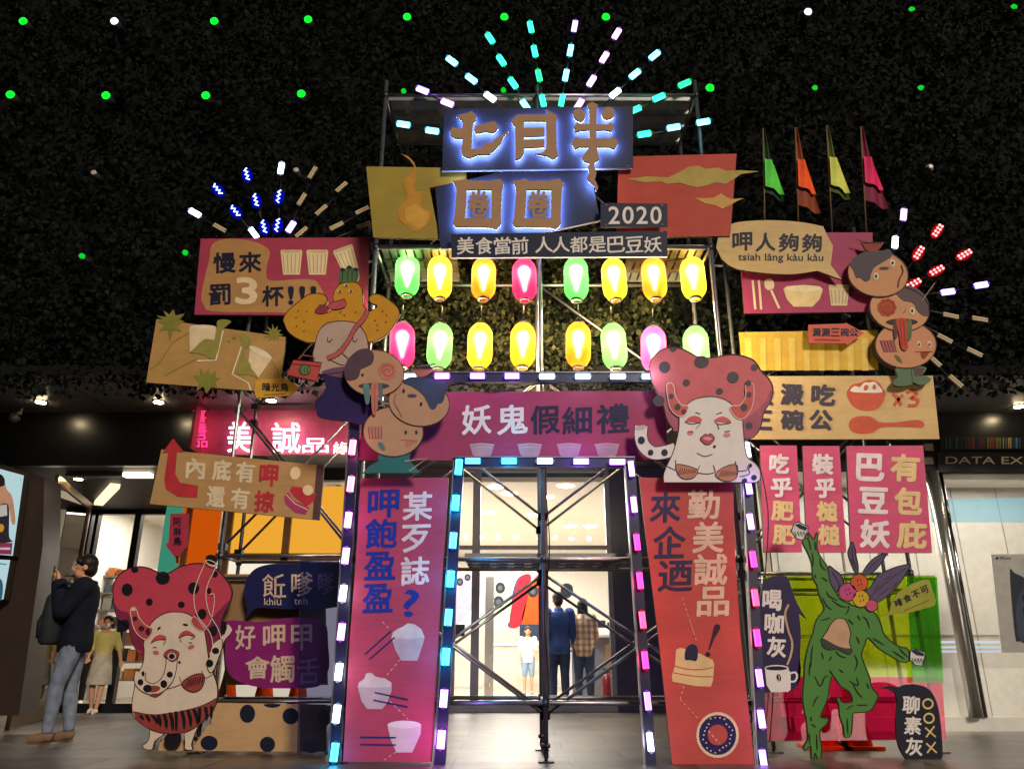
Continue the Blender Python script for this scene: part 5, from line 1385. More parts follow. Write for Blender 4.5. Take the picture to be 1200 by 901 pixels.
def lantern_proto(cname, m):
    H = 0.435; r = 0.118
    t = empty('paper_lantern', (0,0,0))
    rows = []
    for i in range(41):
        z = i/40; ss = min(z,1-z)
        prof = r*(1-(max(0,1-ss/0.30))**2.4*0.50) if ss < 0.30 else r
        rows.append((0,0,z*H, prof*(1+0.022*(i%2)), prof*(1+0.022*(i%2))))
    b = MB(); b.rings(rows, m, 28, close=False); b.build('shade', t)
    b = MB(); b.rings([(0,0,-0.018,0.052,0.052),(0,0,0.004,0.060,0.060)], P('#221410',0.5), 18, close=False); b.rings([(0,0,-0.018,0.052,0.052),(0,0,-0.016,0.04,0.04)], P('#221410',0.5), 18, close=False); b.build('bottom_rim', t)
    b = MB(); b.rings([(0,0,H-0.004,0.060,0.060),(0,0,H+0.018,0.052,0.052)], P('#221410',0.5), 18, close=False)
    b.tube([(-0.05,0,H+0.01),(0,0,H+0.07),(0.05,0,H+0.01)], 0.003, P('#332820'), 6); b.tube([(0,0,H+0.07),(0,0,H+0.2)], 0.003, P('#332820'), 6); b.build('top_rim', t)
    b = MB(); b.tube([(0,0,H*0.22),(0,0,H*0.36),(0,0,H*0.55),(0,0,H*0.72),(0,0,H*0.80)], [0.004,0.012,0.032,0.046,0.022], bulbm, 12); b.build('bulb', t)
    return t
protos = {}
tops = [(477.7,322.5,'green'),(516,326,'yellow'),(566.4,326.5,'orange'),(615,327.7,'magenta'),(675,327.7,'green'),(720.7,327.7,'yellow'),(767,326.5,'orange'),(812.7,326,'yellow')]
bots = [(472,404.7,'magenta'),(514.4,406,'pale green'),(561.7,406,'yellow'),(612,404.7,'amber'),(677,404.7,'orange'),(720.5,406,'pale green'),(765,409,'pink'),(816,409,'pale green')]
def lantern(px, py, c, label):
    p = W(px, py, LY); z0 = p.z-0.2175
    if c not in protos:
        o = protos[c] = lantern_proto(c, SH[c])
    else:
        s0 = protos[c]; o = s0.copy(); COL.objects.link(o)
        for ch in s0.children:
            k = ch.copy(); COL.objects.link(k); k.parent = o
    ll = bpy.data.lights.new('lantern_light','POINT'); ll.energy = 22.0; ll.shadow_soft_size = 0.05; ll.color = {'g':(0.8,1,0.6),'m':(1,0.6,0.6),'p':(1,0.8,0.6)}.get(c[0],(1,0.82,0.4))
    lo = bpy.data.objects.new('lantern_light',ll); COL.objects.link(lo); lo.parent = o; lo.location = (0,0.03,-0.06)
    o.location = (p.x, LY, z0); o.rotation_euler = (R(rnd.uniform(-2,2)), R(rnd.uniform(-2.5,2.5)), R(rnd.uniform(0,180)))
    tag(o, label, 'lantern', 'paper lanterns hung in two rows')
nx = {0:'at the left end of the upper row',1:'second in the upper row beside the green one',2:'third in the upper row under the white slogan',3:'in the upper row, the only one of its colour there',
      4:'right of the middle pole in the upper row',5:'in the upper row under the slogan end',6:'in the upper row under the right end of the slogan',7:'at the right end of the upper row'}
for i,(x,y,c) in enumerate(tops): lantern(x,y,c,'glowing %s paper lantern %s' % (c, nx[i]))
nb = {0:'at the left end of the lower row above the bowl creatures',1:'second in the lower row near the stew bowl',2:'third in the lower row',3:'just left of the middle pole in the lower row',
      4:'just right of the middle pole in the lower row',5:'between orange and pink lanterns in the lower row',6:'in the lower row touching the spotted cap',7:'behind the top of the salmon spotted cap'}
for i,(x,y,c) in enumerate(bots): lantern(x,y,c,'glowing %s paper lantern %s' % (c, nb[i]))

# ================================================================ SHOP THINGS
# wall graphic with large phones, in the middle shop
d = 19.6
b = Board(d, (510,530,2.427)); b.base([(40,338),(300,338),(300,488),(40,488)], P('#CFC9C0',0.5), 0.03, edge=white)
def phone(b, pts, col, lens, edge):
    b.poly(pts, edge, True, 1); b.poly([(x*0.94+sum(p[0] for p in pts)/len(pts)*0.06+4, y) for x,y in pts], col, True, 2)
    for x,y,r_ in lens: b.ell(x,y,r_,r_*1.15,P('#23262C'),3); b.ell(x,y,r_*0.5,r_*0.55,P('#4A5058'),4)
phone(b,[(40,400),(60,360),(110,345),(140,350),(120,420),(60,488),(40,488)],P('#A88EB4'),[(70,368,10),(92,355,9)],P('#B08898'))
phone(b,[(120,488),(130,380),(160,350),(195,350),(215,375),(205,488)],P('#A8C0A0'),[(185,385,14),(180,425,15)],P('#98B0A0'))
phone(b,[(205,488),(225,380),(245,350),(270,350),(262,400),(240,488)],P('#A81C2C'),[],P('#2E3A58'))
phone(b,[(240,488),(262,400),(280,360),(300,356),(300,488)],P('#C84A14'),[(278,395,15)],P('#B84A18'))
sgn(b,'large wall graphic of pastel, green, red and orange phones in the bright shop','wall_poster','poster')
b = Board(19.4, (510,530,2.427)); b.base([(240,488),(296,488),(296,534),(240,534)], P('#16243E',0.3), 0.06); sgn(b,'dark blue screen under the wall graphic behind the boy','screen','screen')
b = MB(); a = W(575,822,19.0); b.box((a.x,18.9,0.012),(a.x+1.35,19.5,1.0), P('#B8B0A4',0.5)); b.box((a.x-0.03,18.86,1.0),(a.x+1.38,19.54,1.05), white); tag(b.build('display_counter'),'low grey display counter with a white top behind the boy','counter')
b = Board(13.6, (590,670,4.45)); b.ell(330,95,32,32,P('#2A3038'),1)
b.base([(305,70),(330,58),(358,72),(362,110),(340,135),(312,128),(298,98)],P('#39424C'),0.05,smooth=True); sgn(b,'round dark disc hung on the shop wall above the man in navy','wall_disc','decoration')
# service counter
cA, cB = X(672,830,13.4), X(735,830,13.4)
t = empty('service_counter',((cA+cB)/2,13.7,0.012)); tag(t,'grey service counter where the two adults stand','counter')
b = MB(); b.box((cA,13.5,0.012),(cB+0.3,14.1,1.06), P('#8A8C94',0.45)); b.build('body',t); b = MB(); b.box((cA-0.04,13.44,1.062),(cB+0.3,14.16,1.10), white); b.build('counter_top',t)
b = MB(); b.box((X(711,800,13.5),13.47,0.2),(X(720,800,13.5),13.498,0.95), P('#B4885C',0.5)); b.build('wood_inlay',t)
t = empty('till_stand',(X(708,735,13.8),13.8,1.10)); tag(t,'white box display with dark gadgets standing on the service counter','display')
b = MB(); x = X(708,735,13.8); b.box((x-0.14,13.7,1.10),(x+0.2,13.95,1.22),P('#E8E4E0')); b.build('base',t)
b = MB(); b.box((x-0.12,13.75,1.222),(x+0.02,13.8,1.34),P('#2A2A30',0.3)); b.box((x+0.05,13.75,1.222),(x+0.16,13.8,1.31),P('#3A3A40',0.3)); b.build('screen',t)
# extinguisher
x, y = X(713,830,12.9), 12.95
t = empty('fire_extinguisher',(x,y,0.012)); tag(t,'red fire extinguisher on the floor beside the doorway pier','extinguisher')
b = MB(); b.rings([(0,0,0.012,0.075,0.075),(0,0,0.05,0.085,0.085),(0,0,0.42,0.085,0.085),(0,0,0.48,0.06,0.06),(0,0,0.52,0.03,0.03)],P('#8E1424',0.3),16,(x,y,0)); b.build('cylinder',t)
b = MB(); b.tube([(x,y,0.522),(x,y,0.57)],0.024,BLK,8); b.box((x-0.07,y-0.015,0.572),(x+0.03,y+0.015,0.59),BLK); b.tube([(x+0.02,y,0.55),(x+0.1,y,0.5),(x+0.105,y,0.25)],0.012,BLK,8); b.build('handle',t)
b = Board(12.86,(0,0,1)); 
# tall slim pillar stand in shop
b = MB(); xx = X(573,800,13.2); b.box((xx-0.07,13.1,0.012),(xx+0.07,13.24,2.0),P('#B8B4AC',0.4)); b.box((xx-0.12,13.05,0.012),(xx+0.12,13.29,0.03),P('#8A867E',0.4)); tag(b.build('slim_stand'),'slim pale floor stand just inside the left glass door of the bright shop','stand')
b = MB(); xx = X(543,745,12.3); b.box((xx-0.2,12.26,1.05),(xx+0.02,12.3,1.22),P('#1C1E28',0.4)); b.box((xx-0.16,12.3,1.1),(xx-0.02,12.32,1.16),P('#2C2E38')); tag(b.build('push_plate'),'dark push plate on the doorway frame left of the slim stand','plate')

# traffic cones
def cone(x, y, h, label, stripe=True):
    t = empty('traffic_cone',(x,y,0)); tag(t,label,'cone','traffic cones behind the boards')
    o_ = P('#FF5A22',0.45); b = MB(); s_=h*0.26
    b.box((x-s_,y-s_,0.003),(x+s_,y+s_,0.03),o_); b.rings([(0,0,0.031,h*0.2,h*0.2),(0,0,h*0.95,h*0.035,h*0.035),(0,0,h,h*0.03,h*0.03)],o_,18,(x,y,0)); b.build('body',t)
    if stripe:
        b = MB(); f=lambda z: h*0.2-(z/(h*0.95))*h*0.165+0.004
        b.rings([(0,0,h*0.74,f(h*0.74),f(h*0.74)),(0,0,h*0.9,f(h*0.9),f(h*0.9))],P('#E8DCD0',0.4),18,(x,y,0),close=False); b.build('white_band',t)
for px,l in ((262,'orange traffic cone peeking between the spotted-cap figure and the purple bubble'),(306,'orange red traffic cone under the middle of the purple bubble'),(346,'traffic cone behind the clear blue sheet under the purple bubble')): cone(X(px,850,8.4),8.4,0.78,l)
for px,l in ((965,'red cone seen through the pink film between the green legs'),(1003,'red cone seen through the pink film right of the bent green leg')): cone(X(px,868,7.5),7.5,0.68,l,False)

# ---------------- right shop
sx0, sx1 = xr+0.16, 7.4
t = bld
b = MB(); SF = P('#CFCAC2',0.35,0.05,0.2)
b.box((sx0,FAC+0.01,0.0),(sx1,FAC+0.12,0.14),SF)
b.box((sx0,FAC+0.01,zr-0.10),(sx1,FAC+0.11,zr-0.004),SF)
for px in (905,1000): x=X(px,700,FAC); b.box((x-0.03,FAC+0.02,0.141),(x+0.03,FAC+0.1,zr-0.101),SF)
o = b.build('shop_window',bld)
g_ = MB(); g_.add([(sx0,FAC+0.06,0.14),(sx1,FAC+0.06,0.14),(sx1,FAC+0.06,zr-0.1),(sx0,FAC+0.06,zr-0.1)],[(0,1,2,3)],GLASS(refl=0.25)); g_.build('pane',o)
b = MB(); xch = X(1117,700,FAC)
b.tube([(xch,FAC-0.03,0.14),(xch,FAC-0.03,zr-0.004)],0.075,P('#C8C6C4',0.22,0.05,0.9),20); b.tube([(xch+0.11,FAC-0.0,0.14),(xch+0.11,FAC-0.0,zr-0.004)],0.03,P('#88868A',0.15,0.05,1.0),14); b.build('chrome_post',bld)
b = MB(); b.box((sx0,10.6,0.0),(sx1,10.7,zr+0.2),P('#B4B0A6',0.35,0.06)); b.box((sx0,FAC+0.13,0.002),(sx1,10.6,0.02),P('#B8B4AC',0.3)); b.box((sx0,FAC+0.13,zr+0.1),(sx1,10.6,zr+0.2),white); b.box((sx1,FAC+0.02,0),(sx1+0.1,10.7,zr+0.1),white)
for x in np.arange(sx0+0.5,sx1,0.62): b.box((x,10.592,0.02),(x+0.008,10.6,zr+0.1),P('#8E8A82'))
b.box((sx0,10.585,1.02),(sx1,10.6,1.03),P('#8E8A82')); b.build('interior_wall',bld)
l = bpy.data.lights.new('shop_area_light','AREA'); l.energy = 100; l.shape='RECTANGLE'; l.size=3.6; l.size_y=0.6; l.color=(1.0,0.93,0.82)
o = bpy.data.objects.new('shop_area_light',l); o.location=((sx0+sx1)/2,9.8,zr+0.06); COL.objects.link(o)
b = Board(9.55,(1060,600,2.993)); b.base([(303,148),(440,146),(450,492),(342,492)],P('#B4B0A8',0.4),0.02,edge=white)
b.word('iPhone',335,161,372,160,P('#2A2C30'),0.01,2,h=11)
b.ell(325,161,5,5,P('#2A2C30'),2)
b.poly([(370,215),(385,212),(440,262),(450,450),(405,452),(388,430)],P('#1E2638'),True,2); b.poly([(392,330),(420,262),(446,255),(448,440),(402,440)],P('#39445C'),True,3); b.ell(425,300,13,18,P('#141822'),4); b.ell(428,345,13,18,P('#141822'),4)
sgn(b,'grey poster of a dark phone on the back wall of the right shop','poster','poster')
# blue white light lines in the right shop
t2 = empty('light_strip',W(1160,758,9.6)); tag(t2,'pale striped light strip running behind the right shop glass','light strip')
for k,(y,c) in enumerate(((752,'#E8F0FF'),(758,'#C8F0E8'),(763,'#E4DCFF'))):
    b = MB(); a = W(1103,y,9.6); c2 = W(1230,y+1,9.6); b.box((a.x,9.6,a.z-0.012),(c2.x,9.62,a.z+0.012),E(c,0.85,'light_line')); b.build('light_line',t2)
film('window_reflection','faint blue sheet imitating reflected LED light across the top of the pale shop glass',[(1089,585),(1230,582),(1230,612),(1092,612)],FAC-0.012,GLASS('#E4F4FA',0.1,0.1,0.22,'#A4D4EA'),'sticker')  # added sheet, stands in for LED light reflected in the glass
# fascia sign
b = Board(FAC-0.03,(1000,380,3.465)); b.base([(345,520),(900,520),(900,600),(345,600)],P('#101018',0.35),0.025)
b.word('DATA EXPRESS',375,551,880,553,P('#C8C0B4',0.4),0.012,2,h=30)
sgn(b,'black shop sign with pale spaced capitals at the right edge','shop_sign')
b = Board(FAC-0.03,(1000,380,3.465)); b.base([(355,455),(900,455),(900,508),(355,508)],P('#0C0C12',0.4),0.025)
rs = random.Random(21); x = 366
while x < 890:
    w_ = rs.uniform(3,9); c_ = rs.choice(['#2A3A6A','#6A2A2A','#8A8478','#3A6A6A','#8A7A3A','#4A4A52','#1E2430','#7A5030','#556A44']); b.poly([(x,460),(x+w_,460),(x+w_,503),(x,503)],P(c_,0.5),False,1); x += w_+rs.uniform(1,8)
sgn(b,'strip of thin multicoloured vertical bars above the black shop sign','colour_strip','sign')
# grille bits right of pink boards
b = MB(); 
for k in range(3): 
    a = W(1083,520+k*16,FAC-0.02); c = W(1094,528+k*16,FAC-0.02); b.box((a.x,FAC-0.03,c.z),(c.x,FAC-0.004,a.z),P('#B8B0A0',0.5))
b.build('wall_grille',bld)

# ---------------- left light boxes
def lightbox(name,label,quad,d,drawer):
    t = empty(name,W(quad[3][0],quad[3][1],d)); tag(t,label,'light box')
    b = Board(d,(0,0,1)); f = quad
    b.base(f,E('#C8ECF0',0.75,'backlit_poster'),0.1,edge=P('#2A2420')); b.build('lit_panel',t)
    b = Board(d-0.01,(0,420,3.754)); drawer(b); b.build('printed_picture',t)
def pic1(b):
    b.poly([(-30,560),(0,515),(18,535),(30,575),(50,600),(60,640),(68,720),(52,725),(40,660),(30,640),(34,700),(-30,720)],P('#C89A80'),True,1)
    b.poly([(-30,520),(0,508),(20,530),(15,560),(-30,560)],P('#2A1E1E'),True,2)
    b.poly([(-30,680),(35,640),(40,780),(55,805),(-30,800)],P('#2E2A3A'),True,2); b.poly([(-20,650),(30,640),(32,690),(-20,700)],P('#C8D0D8'),False,3); b.ell(4,745,14,18,P('#D8A030'),3)
    b.poly([(-30,812),(55,810),(50,862),(-30,858)],P('#8A3A6A'),False,3); b.line([(-20,835),(45,836)],10,P('#E0C8D8'),lay=4)
def pic2(b):
    b.poly([(-30,960),(10,980),(6,1060),(-30,1060)],P('#3A6A9A'),True,1); b.line([(-20,900),(30,905)],6,P('#6AA0C0'),lay=1)
lightbox('poster_light_box','upper backlit poster of a posing figure at the left edge',[(-30,541),(28,557),(15,651),(-30,647)],8.6,pic1)
lightbox('poster_light_box','lower pale blue backlit poster at the left edge',[(-30,654),(12,656),(4,702),(-30,702)],8.6,pic2)
b = Board(8.75,(0,0,1)); b.base([(-40,530),(52,560),(50,640),(22,838),(-40,838)],P('#2E241E',0.4),0.35,edge=P('#2E241E',0.4)); sgn(b,'dark brown pillar carrying the two backlit posters at the left edge','pillar','pillar')
# camera
c = W(22,484,8.9); t = empty('security_camera',c); tag(t,'small dome security camera under the left canopy','camera')
b = MB(); b.tube([(c.x+0.02,c.y,ZS-0.002),(c.x+0.02,c.y,c.z)],0.018,P('#5A5654',0.4),8); b.tube([(c.x-0.06,c.y,c.z),(c.x+0.03,c.y,c.z)],0.02,P('#5A5654',0.4),8); b.build('bracket',t)
b = MB(); b.ball((c.x-0.05,c.y,c.z-0.06),(0.07,0.07,0.065),P('#3A3632',0.2),16,10); b.build('dome',t)

# ================================================================ PEOPLE
def remesh(name, bm_, mat, vox, parent, smooth=4, mats=None):
    """fuse overlapping closed shapes into one continuous surface"""
    me = bpy.data.meshes.new(name+'_raw'); me.from_pydata(bm_.v, [], bm_.f); me.update()
    o = bpy.data.objects.new(name+'_raw', me); COL.objects.link(o)
    r_ = o.modifiers.new('r','REMESH'); r_.mode='VOXEL'; r_.voxel_size=vox
    s_ = o.modifiers.new('s','SMOOTH'); s_.iterations=smooth; s_.factor=0.5
    m = bpy.data.meshes.new_from_object(o.evaluated_get(bpy.context.evaluated_depsgraph_get()))
    bpy.data.objects.remove(o); bpy.data.meshes.remove(me)
    m.name = name; m.materials.clear(); m.materials.append(mat)
    m.polygons.foreach_set('use_smooth',[True]*len(m.polygons)); m.update()
    k = bpy.data.objects.new(name, m); COL.objects.link(k); k.parent = parent
    return k
def pm(name, mb, parent):
    """plain local mesh child"""
    me = bpy.data.meshes.new(name); me.from_pydata(mb.v,[],mb.f)
    for m in mb.mats: me.materials.append(m)
    me.polygons.foreach_set('material_index',mb.m); me.polygons.foreach_set('use_smooth',mb.sm); me.update()
    k = bpy.data.objects.new(name,me); COL.objects.link(k); k.parent=parent; return k
Z0 = P('#888888')
def person(label, loc, rz, H, skin, hair, top, low, shoe, pose, bulk=0.012, long_hair=False, sleeves='long', legs='long', fem=False, dress=None, vox=0.012):
    """figure facing -Y in its own frame; pose gives elbows, wrists, knees, ankles (fractions of height)"""
    t = empty('person', loc, rz); tag(t, label, 'person', None)
    s = H
    v = lambda x,y,z: Vector((x*s,y*s,z*s))
    sw = 0.105 if not fem else 0.092; hw = 0.052
    sh_ = {1:v(sw,0.005,0.815), -1:v(-sw,0.005,0.815)}
    hip = {1:v(hw,0.0,0.52), -1:v(-hw,0.0,0.52)}
    P_ = {k:{q:v(*pose[k][q]) for q in pose[k]} for k in pose if k in ('R','L')}
    hc = v(*pose.get('head',(0,-0.012,0.93)))
    def torso(b, g_=0.0, z0=0.50, z1=0.86):
        rows = [(0.46,0.075,0.062),(0.52,0.090,0.068),(0.58,0.080,0.060),(0.64,0.074,0.056),(0.72,0.090,0.063),(0.78,0.098,0.060),(0.825,0.088,0.050),(0.85,0.045,0.036)]
        b.rings([(0,0,z*s,(rx+g_)*s,(ry+g_)*s) for z,rx,ry in rows if z0<=z<=z1], Z0, 18)
    def arm(b, k, g_=0.0, upto=1.0):
        e, w_ = P_[k]['el'], P_[k]['wr']; q = sh_[1 if k=='L' else -1]
        b.tube([q+Vector((0,0,0.005*s)), q.lerp(e,0.5), e], [(0.031+g_)*s,(0.027+g_)*s,(0.023+g_)*s], Z0, 12); b.ball(q,(0.032+g_)*s,Z0); b.ball(e,(0.0235+g_)*s,Z0)
        if upto > 0.5: b.tube([e, e.lerp(w_,0.4), w_], [(0.022+g_)*s,(0.021+g_)*s,(0.0145+g_)*s], Z0, 12)
    def leg(b, k, g_=0.0, upto=1.0):
        kn, an = P_[k]['kn'], P_[k]['an']; q = hip[1 if k=='L' else -1]
        b.tube([q, q.lerp(kn,0.5), kn], [(0.049+g_)*s,(0.043+g_)*s,(0.031+g_)*s], Z0, 14); b.ball(kn,(0.0315+g_)*s,Z0); b.ball(q,(0.05+g_)*s,Z0)
        if upto > 0.5: b.tube([kn, kn.lerp(an,0.35), an], [(0.031+g_)*s,(0.030+g_)*s,(0.019+g_)*s], Z0, 14)
    def hand(b, k):
        e, w_ = P_[k]['el'], P_[k]['wr']; dd = (w_-e).normalized(); side = dd.cross(Vector((0,1,0))); side = side.normalized() if side.length>0.2 else Vector((1,0,0)); nn = dd.cross(side).normalized()
        b.tube([w_-dd*0.01*s, w_+dd*0.02*s, w_+dd*0.048*s], [(0.013*s,0.016*s),(0.012*s,0.022*s),(0.010*s,0.022*s)], Z0, 10)
        for i,(o_,L) in enumerate(((-0.016,0.034),(-0.0055,0.04),(0.005,0.038),(0.015,0.03))):
            a = w_+dd*0.045*s+side*o_*s; m1 = a+dd*L*0.5*s+nn*0.004*s; m2 = a+dd*L*0.88*s+nn*0.016*s
            b.tube([a,m1,m2],[0.0053*s,0.005*s,0.004*s],Z0,8)
        a = w_+dd*0.015*s+side*0.018*s; b.tube([a,a+side*0.014*s+dd*0.018*s,a+side*0.014*s+dd*0.036*s+nn*0.006*s],[0.0065*s,0.006*s,0.0045*s],Z0,8)
    # body: one continuous surface
    b = MB(); torso(b); 
    nk = v(0,0.004,0.835); b.tube([nk, hc+v(0,0.012,-0.045)],[0.032*s,0.029*s],Z0,12)
    b.ball(hc+v(0,0.006,0.012),(0.045*s,0.055*s,0.056*s),Z0,18,12); b.ball(hc+v(0,-0.014,-0.028),(0.034*s,0.036*s,0.036*s),Z0,14,10)
    b.tube([hc+v(0,-0.046,0.012),hc+v(0,-0.060,-0.010),hc+v(0,-0.048,-0.017)],[0.006*s,0.0095*s,0.008*s],Z0,8)
    for k in (1,-1): b.ball(hc+v(0.046*k,0.008,0.0),(0.008*s,0.014*s,0.019*s),Z0,10,6)
    for k in ('R','L'): arm(b,k); leg(b,k); hand(b,k); an=P_[k]['an']; b.tube([an+v(0,0.012,-0.012), an+v(0,-0.035,-0.026), an+v(0,-0.075,-0.030)],[0.022*s,0.020*s,0.012*s],Z0,10)
    remesh('body', b, skin, vox*0.62, t, 3)
    # face
    b = MB()
    for k in (1,-1):
        b.ball(hc+v(0.017*k,-0.0435,0.004),(0.0075*s,0.004*s,0.004*s),P('#E8E0D8',0.3),8,6); b.ball(hc+v(0.017*k,-0.0465,0.004),(0.0035*s,0.002*s,0.0036*s),BLK,8,6)
        b.tube([hc+v(0.009*k,-0.047,0.017),hc+v(0.026*k,-0.043,0.017)],0.0022*s,hair,6)
    b.tube([hc+v(-0.013,-0.047,-0.036),hc+v(0,-0.0505,-0.037),hc+v(0.013,-0.047,-0.036)],0.0028*s,P('#9A4A44'),6); pm('face_features',b,t)
    # hair
    b = MB(); b.ball(hc+v(0,0.014,0.027),(0.053*s,0.058*s,0.056*s),Z0,18,12); b.ball(hc+v(0,0.030,-0.006),(0.047*s,0.042*s,0.05*s),Z0,14,10)
    if not long_hair:
        for i in range(7): b.ball(hc+v(-0.036+0.012*i,-0.028,0.055-0.0022*(i-3)**2),(0.012*s,0.02*s,0.015*s),Z0,8,6)
    if long_hair == 'bob': b.ball(hc+v(0,0.03,-0.035),(0.052*s,0.04*s,0.06*s),Z0,14,10)
    if long_hair == 'long': b.rings([(0,hc.y+0.02*s,hc.z+z*s,r_*s,0.04*s) for z,r_ in ((-0.13,0.045),(-0.06,0.055),(0,0.054),(0.03,0.04))],Z0,14)
    if long_hair == 'tail': b.tube([hc+v(0,0.06,0.02),hc+v(0.02,0.1,0.0),hc+v(0.03,0.1,-0.06)],[0.02*s,0.024*s,0.008*s],Z0,10)
    remesh('hair', b, hair, vox*0.7, t, 2)
    # clothes
    b = MB(); torso(b,bulk,0.46 if dress is None else 0.5,0.84); 
    for k in ('R','L'): arm(b,k,bulk if sleeves=='long' else 0.014,1.0 if sleeves=='long' else 0.4)
    if sleeves == 'long': b.tube([v(0,0.018,0.835),v(0,0.022,0.862)],[0.05*s,0.042*s],Z0,14)
    remesh('top', b, top, vox, t, 4)
    b = MB()
    if dress: b.rings([(0,0,z*s,rx*s,ry*s) for z,rx,ry in ((0.29,0.13,0.10),(0.4,0.12,0.09),(0.5,0.106,0.084),(0.6,0.09,0.07),(0.64,0.086,0.068))],Z0,20)
    else:
        torso(b,0.009,0.46,0.60)
        for k in ('R','L'): leg(b,k,0.010,1.0 if legs=='long' else 0.4)
    remesh('dress' if dress else 'trousers', b, low, vox, t, 4)
    for k in ('R','L'):
        an = P_[k]['an']; b = MB()
        b.tube([an+v(0,0.03,-0.022),an+v(0,0.0,-0.016),an+v(0,-0.045,-0.026),an+v(0,-0.088,-0.030)],[(0.02*s,0.022*s),(0.028*s,0.028*s),(0.021*s,0.028*s),(0.012*s,0.02*s)],Z0,12)
        so = remesh('shoe', b, shoe, vox*0.7, t, 2)
    return t
HAIR = P('#15110F',0.45); SK = P('#C08E6E',0.5,0.04)
std = {'L':{'el':(0.125,0.02,0.64),'wr':(0.130,-0.03,0.50),'kn':(0.055,-0.008,0.285),'an':(0.056,0.012,0.045)},
       'R':{'el':(-0.125,0.02,0.64),'wr':(-0.130,-0.03,0.50),'kn':(-0.055,-0.008,0.285),'an':(-0.056,0.012,0.045)}}
import copy
# man at left holding a phone to his face
pz = copy.deepcopy(std)
pz['L'].update(el=(0.105,-0.085,0.68),wr=(0.03,-0.135,0.845)); pz['R'].update(el=(-0.115,-0.075,0.67),wr=(-0.025,-0.14,0.835))
pz['L'].update(kn=(0.05,-0.05,0.285),an=(0.05,-0.055,0.045)); pz['R'].update(kn=(-0.05,0.008,0.285),an=(-0.05,0.04,0.045)); pz['head'] = (0,-0.02,0.928)
g_ = ground(68,868); MP = g_
denim = P('#70788A',0.85,0.22,scale=14,bump=0.4); navyj = P('#0F1422',0.9,0.15,bump=0.5)
person('man in a dark navy hooded jacket, blue jeans and tan shoes photographing the gate',(g_.x,g_.y,0),R(-68),1.74,SK,HAIR,navyj,denim,P('#6E5645',0.7),pz,0.026,vox=0.011)
def loc2w(base,rz,p): return Vector(base)+Matrix.Rotation(rz,3,'Z')@Vector(p)
hp = loc2w((g_.x,g_.y,0),R(-68),(0.0,-0.30,1.545))
b = MB(); ux = Matrix.Rotation(R(-68),3,'Z')@Vector((1,0,0)); uy = Matrix.Rotation(R(-68),3,'Z')@Vector((0,1,0))
b.obox(hp,ux*0.038,uy*0.006,Vector((0,0,0.075)),P('#16161C',0.25)); tag(b.build('phone'),'dark phone held up by the man in the navy jacket','phone')
bp = loc2w((g_.x,g_.y,0),R(-68),(0.0,-0.22,1.13))
t = empty('backpack',bp-Vector((0,0,0.28))); tag(t,'dark grey backpack worn on the front of the man in the navy jacket','backpack')
b = MB(); b.rings([(0,0,-0.26,0.07,0.11),(0,0,-0.23,0.10,0.14),(0,0,0.0,0.11,0.145),(0,0,0.18,0.095,0.13),(0,0,0.25,0.05,0.08)],P('#23282C',0.7),16,bp); b.build('bag_body',t)
b = MB(); b.rings([(-0.07,-0.02,-0.2,0.05,0.09),(-0.08,-0.02,-0.05,0.055,0.10),(-0.07,-0.02,0.02,0.035,0.085)],P('#1C2024',0.7),14,bp); b.build('front_pocket',t)
b = MB(); b.tube([bp+Vector((0.02,-0.13,0.24)),bp+Vector((0.13,-0.17,0.33)),bp+Vector((0.23,-0.12,0.28))],0.02,P('#1A1C20',0.7),8); b.build('strap',t)
# girl with a mask
pz = copy.deepcopy(std); pz['L'].update(el=(0.15,0.02,0.66),wr=(0.2,-0.03,0.53)); pz['R'].update(el=(-0.13,0.0,0.66),wr=(-0.12,-0.08,0.56)); pz['L'].update(kn=(0.045,-0.03,0.28),an=(0.03,-0.05,0.045)); pz['R'].update(an=(-0.05,0.05,0.05))
gp = Vector((W(127,740,11.85).x-0.02,11.85,0))
person('child in a yellow top, beige pinafore and white face mask at the left entrance',(gp.x,gp.y,0),R(8),1.32,SK,HAIR,P('#C4B468',0.6),P('#AEA492',0.7,0.2),P('#D8D0C4',0.5),pz,0.012,'tail','short',fem=True,dress=True,vox=0.012)
b = MB(); mk = loc2w((gp.x,gp.y,0),R(8),(0,-0.05,1.19)); b.ball(mk,(0.052,0.03,0.045),P('#D4D4D4',0.6),14,10); tag(b.build('face_mask'),'white face mask worn by the child in yellow','mask')
# adult half hidden behind the man
pz = copy.deepcopy(std); ap = ground(98,828)
person('adult in dark trousers mostly hidden behind the man in navy',(ap.x-0.42,ap.y+0.5,0),R(20),1.5,SK,HAIR,P('#6A6460',0.6),P('#17161A',0.6),P('#D8D4CC',0.5),pz,0.012,'long',fem=True,vox=0.014)
# boy in the shop
pz = copy.deepcopy(std); pz['L'].update(el=(0.13,0.0,0.66),wr=(0.125,-0.04,0.53))
bx = W(619,814,17.6)
person('boy in a pale T-shirt and light denim shorts standing inside the bright shop',(bx.x,17.6,0.012),R(4),1.36,SK,P('#3A2A22'),P('#C8CCC4',0.6),P('#7A90A8',0.7),P('#8A8A8A'),pz,sleeves='short',legs='short',vox=0.014)
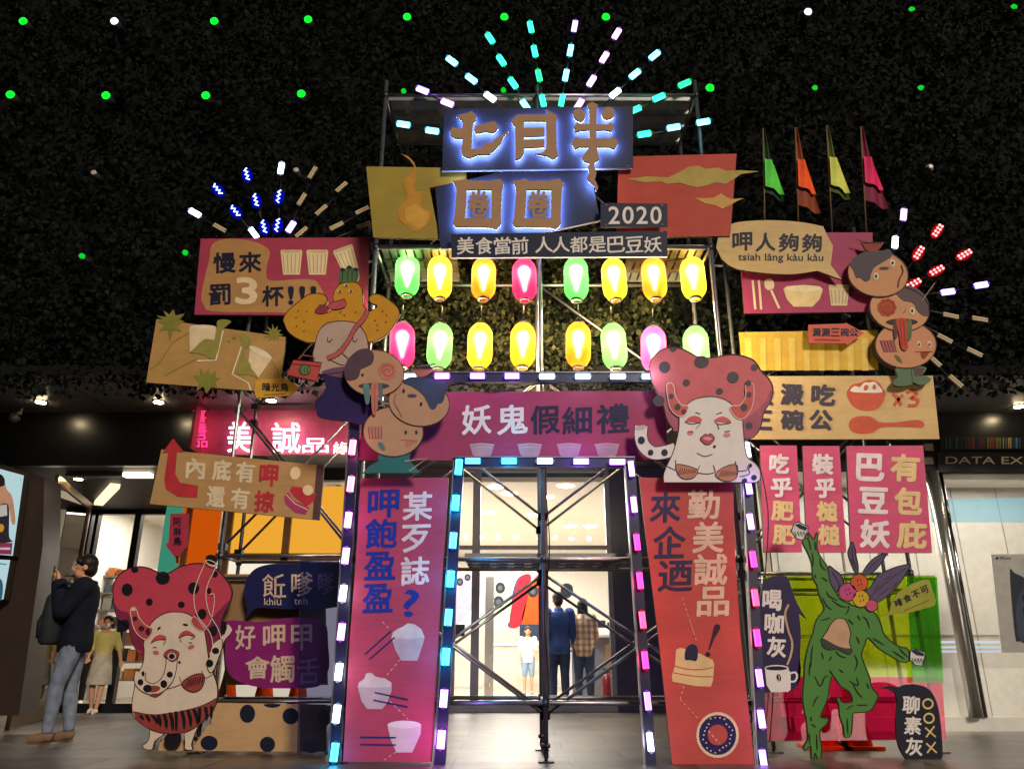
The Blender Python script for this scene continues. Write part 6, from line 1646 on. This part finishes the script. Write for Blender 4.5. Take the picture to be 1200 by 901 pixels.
# man in navy, back turned
pz = copy.deepcopy(std); pz['L'].update(kn=(0.055,-0.01,0.285)); pz['R'].update(el=(-0.145,0.0,0.65),wr=(-0.17,-0.05,0.53))
mx = W(656,828,12.9)
person('man in navy seen from behind at the shop counter, holding a white paper',(mx.x,12.9,0.012),R(180+8),1.72,SK,P('#2A211E'),P('#2C4680',0.7),P('#243050',0.7),P('#5A5A62'),pz,0.022,vox=0.013)
pp = loc2w((mx.x,12.9,0),R(188),(-0.31,-0.10,0.82)); b = MB(); b.obox(pp,(0.05,0,0.02),(0,0.003,0),(-0.02,0,0.09),P('#E4DED4')); tag(b.build('paper'),'white paper in the hand of the man in navy','paper')
# woman in plaid
def plaid():
    m = bpy.data.materials.new('plaid'); m.use_nodes=True; nt=m.node_tree; b_=nt.nodes['Principled BSDF']; b_.inputs['Roughness'].default_value=0.7
    tc = nt.nodes.new('ShaderNodeTexCoord'); out=[]
    for ax in ('X','Z'):
        w_ = nt.nodes.new('ShaderNodeTexWave'); w_.bands_direction=ax; w_.inputs['Scale'].default_value=3.4; w_.inputs['Distortion'].default_value=0.6
        nt.links.new(tc.outputs['Object'],w_.inputs['Vector']); r_=nt.nodes.new('ShaderNodeValToRGB'); r_.color_ramp.elements[0].position=0.35; r_.color_ramp.elements[0].color=(0.45,0.34,0.26,1); r_.color_ramp.elements[1].position=0.55; r_.color_ramp.elements[1].color=(0.85,0.72,0.56,1)
        nt.links.new(w_.outputs['Fac'],r_.inputs['Fac']); out.append(r_)
    mx_=nt.nodes.new('ShaderNodeMixRGB'); mx_.blend_type='MULTIPLY'; mx_.inputs[0].default_value=0.8
    nt.links.new(out[0].outputs[0],mx_.inputs[1]); nt.links.new(out[1].outputs[0],mx_.inputs[2]); nt.links.new(mx_.outputs[0],b_.inputs['Base Color']); return m
pz = copy.deepcopy(std); pz['R'].update(el=(-0.12,-0.05,0.66),wr=(-0.09,-0.14,0.62)); pz['L'].update(el=(0.12,-0.02,0.65),wr=(0.1,-0.08,0.55))
wx = W(686,830,12.95)
person('woman in a beige plaid shirt and jeans seen from behind at the shop counter',(wx.x,12.95,0.012),R(176),1.62,SK,P('#1E1614',0.45),plaid(),P('#3E4E6A',0.7),P('#C8C4C0'),pz,0.016,'long',fem=True,vox=0.013)
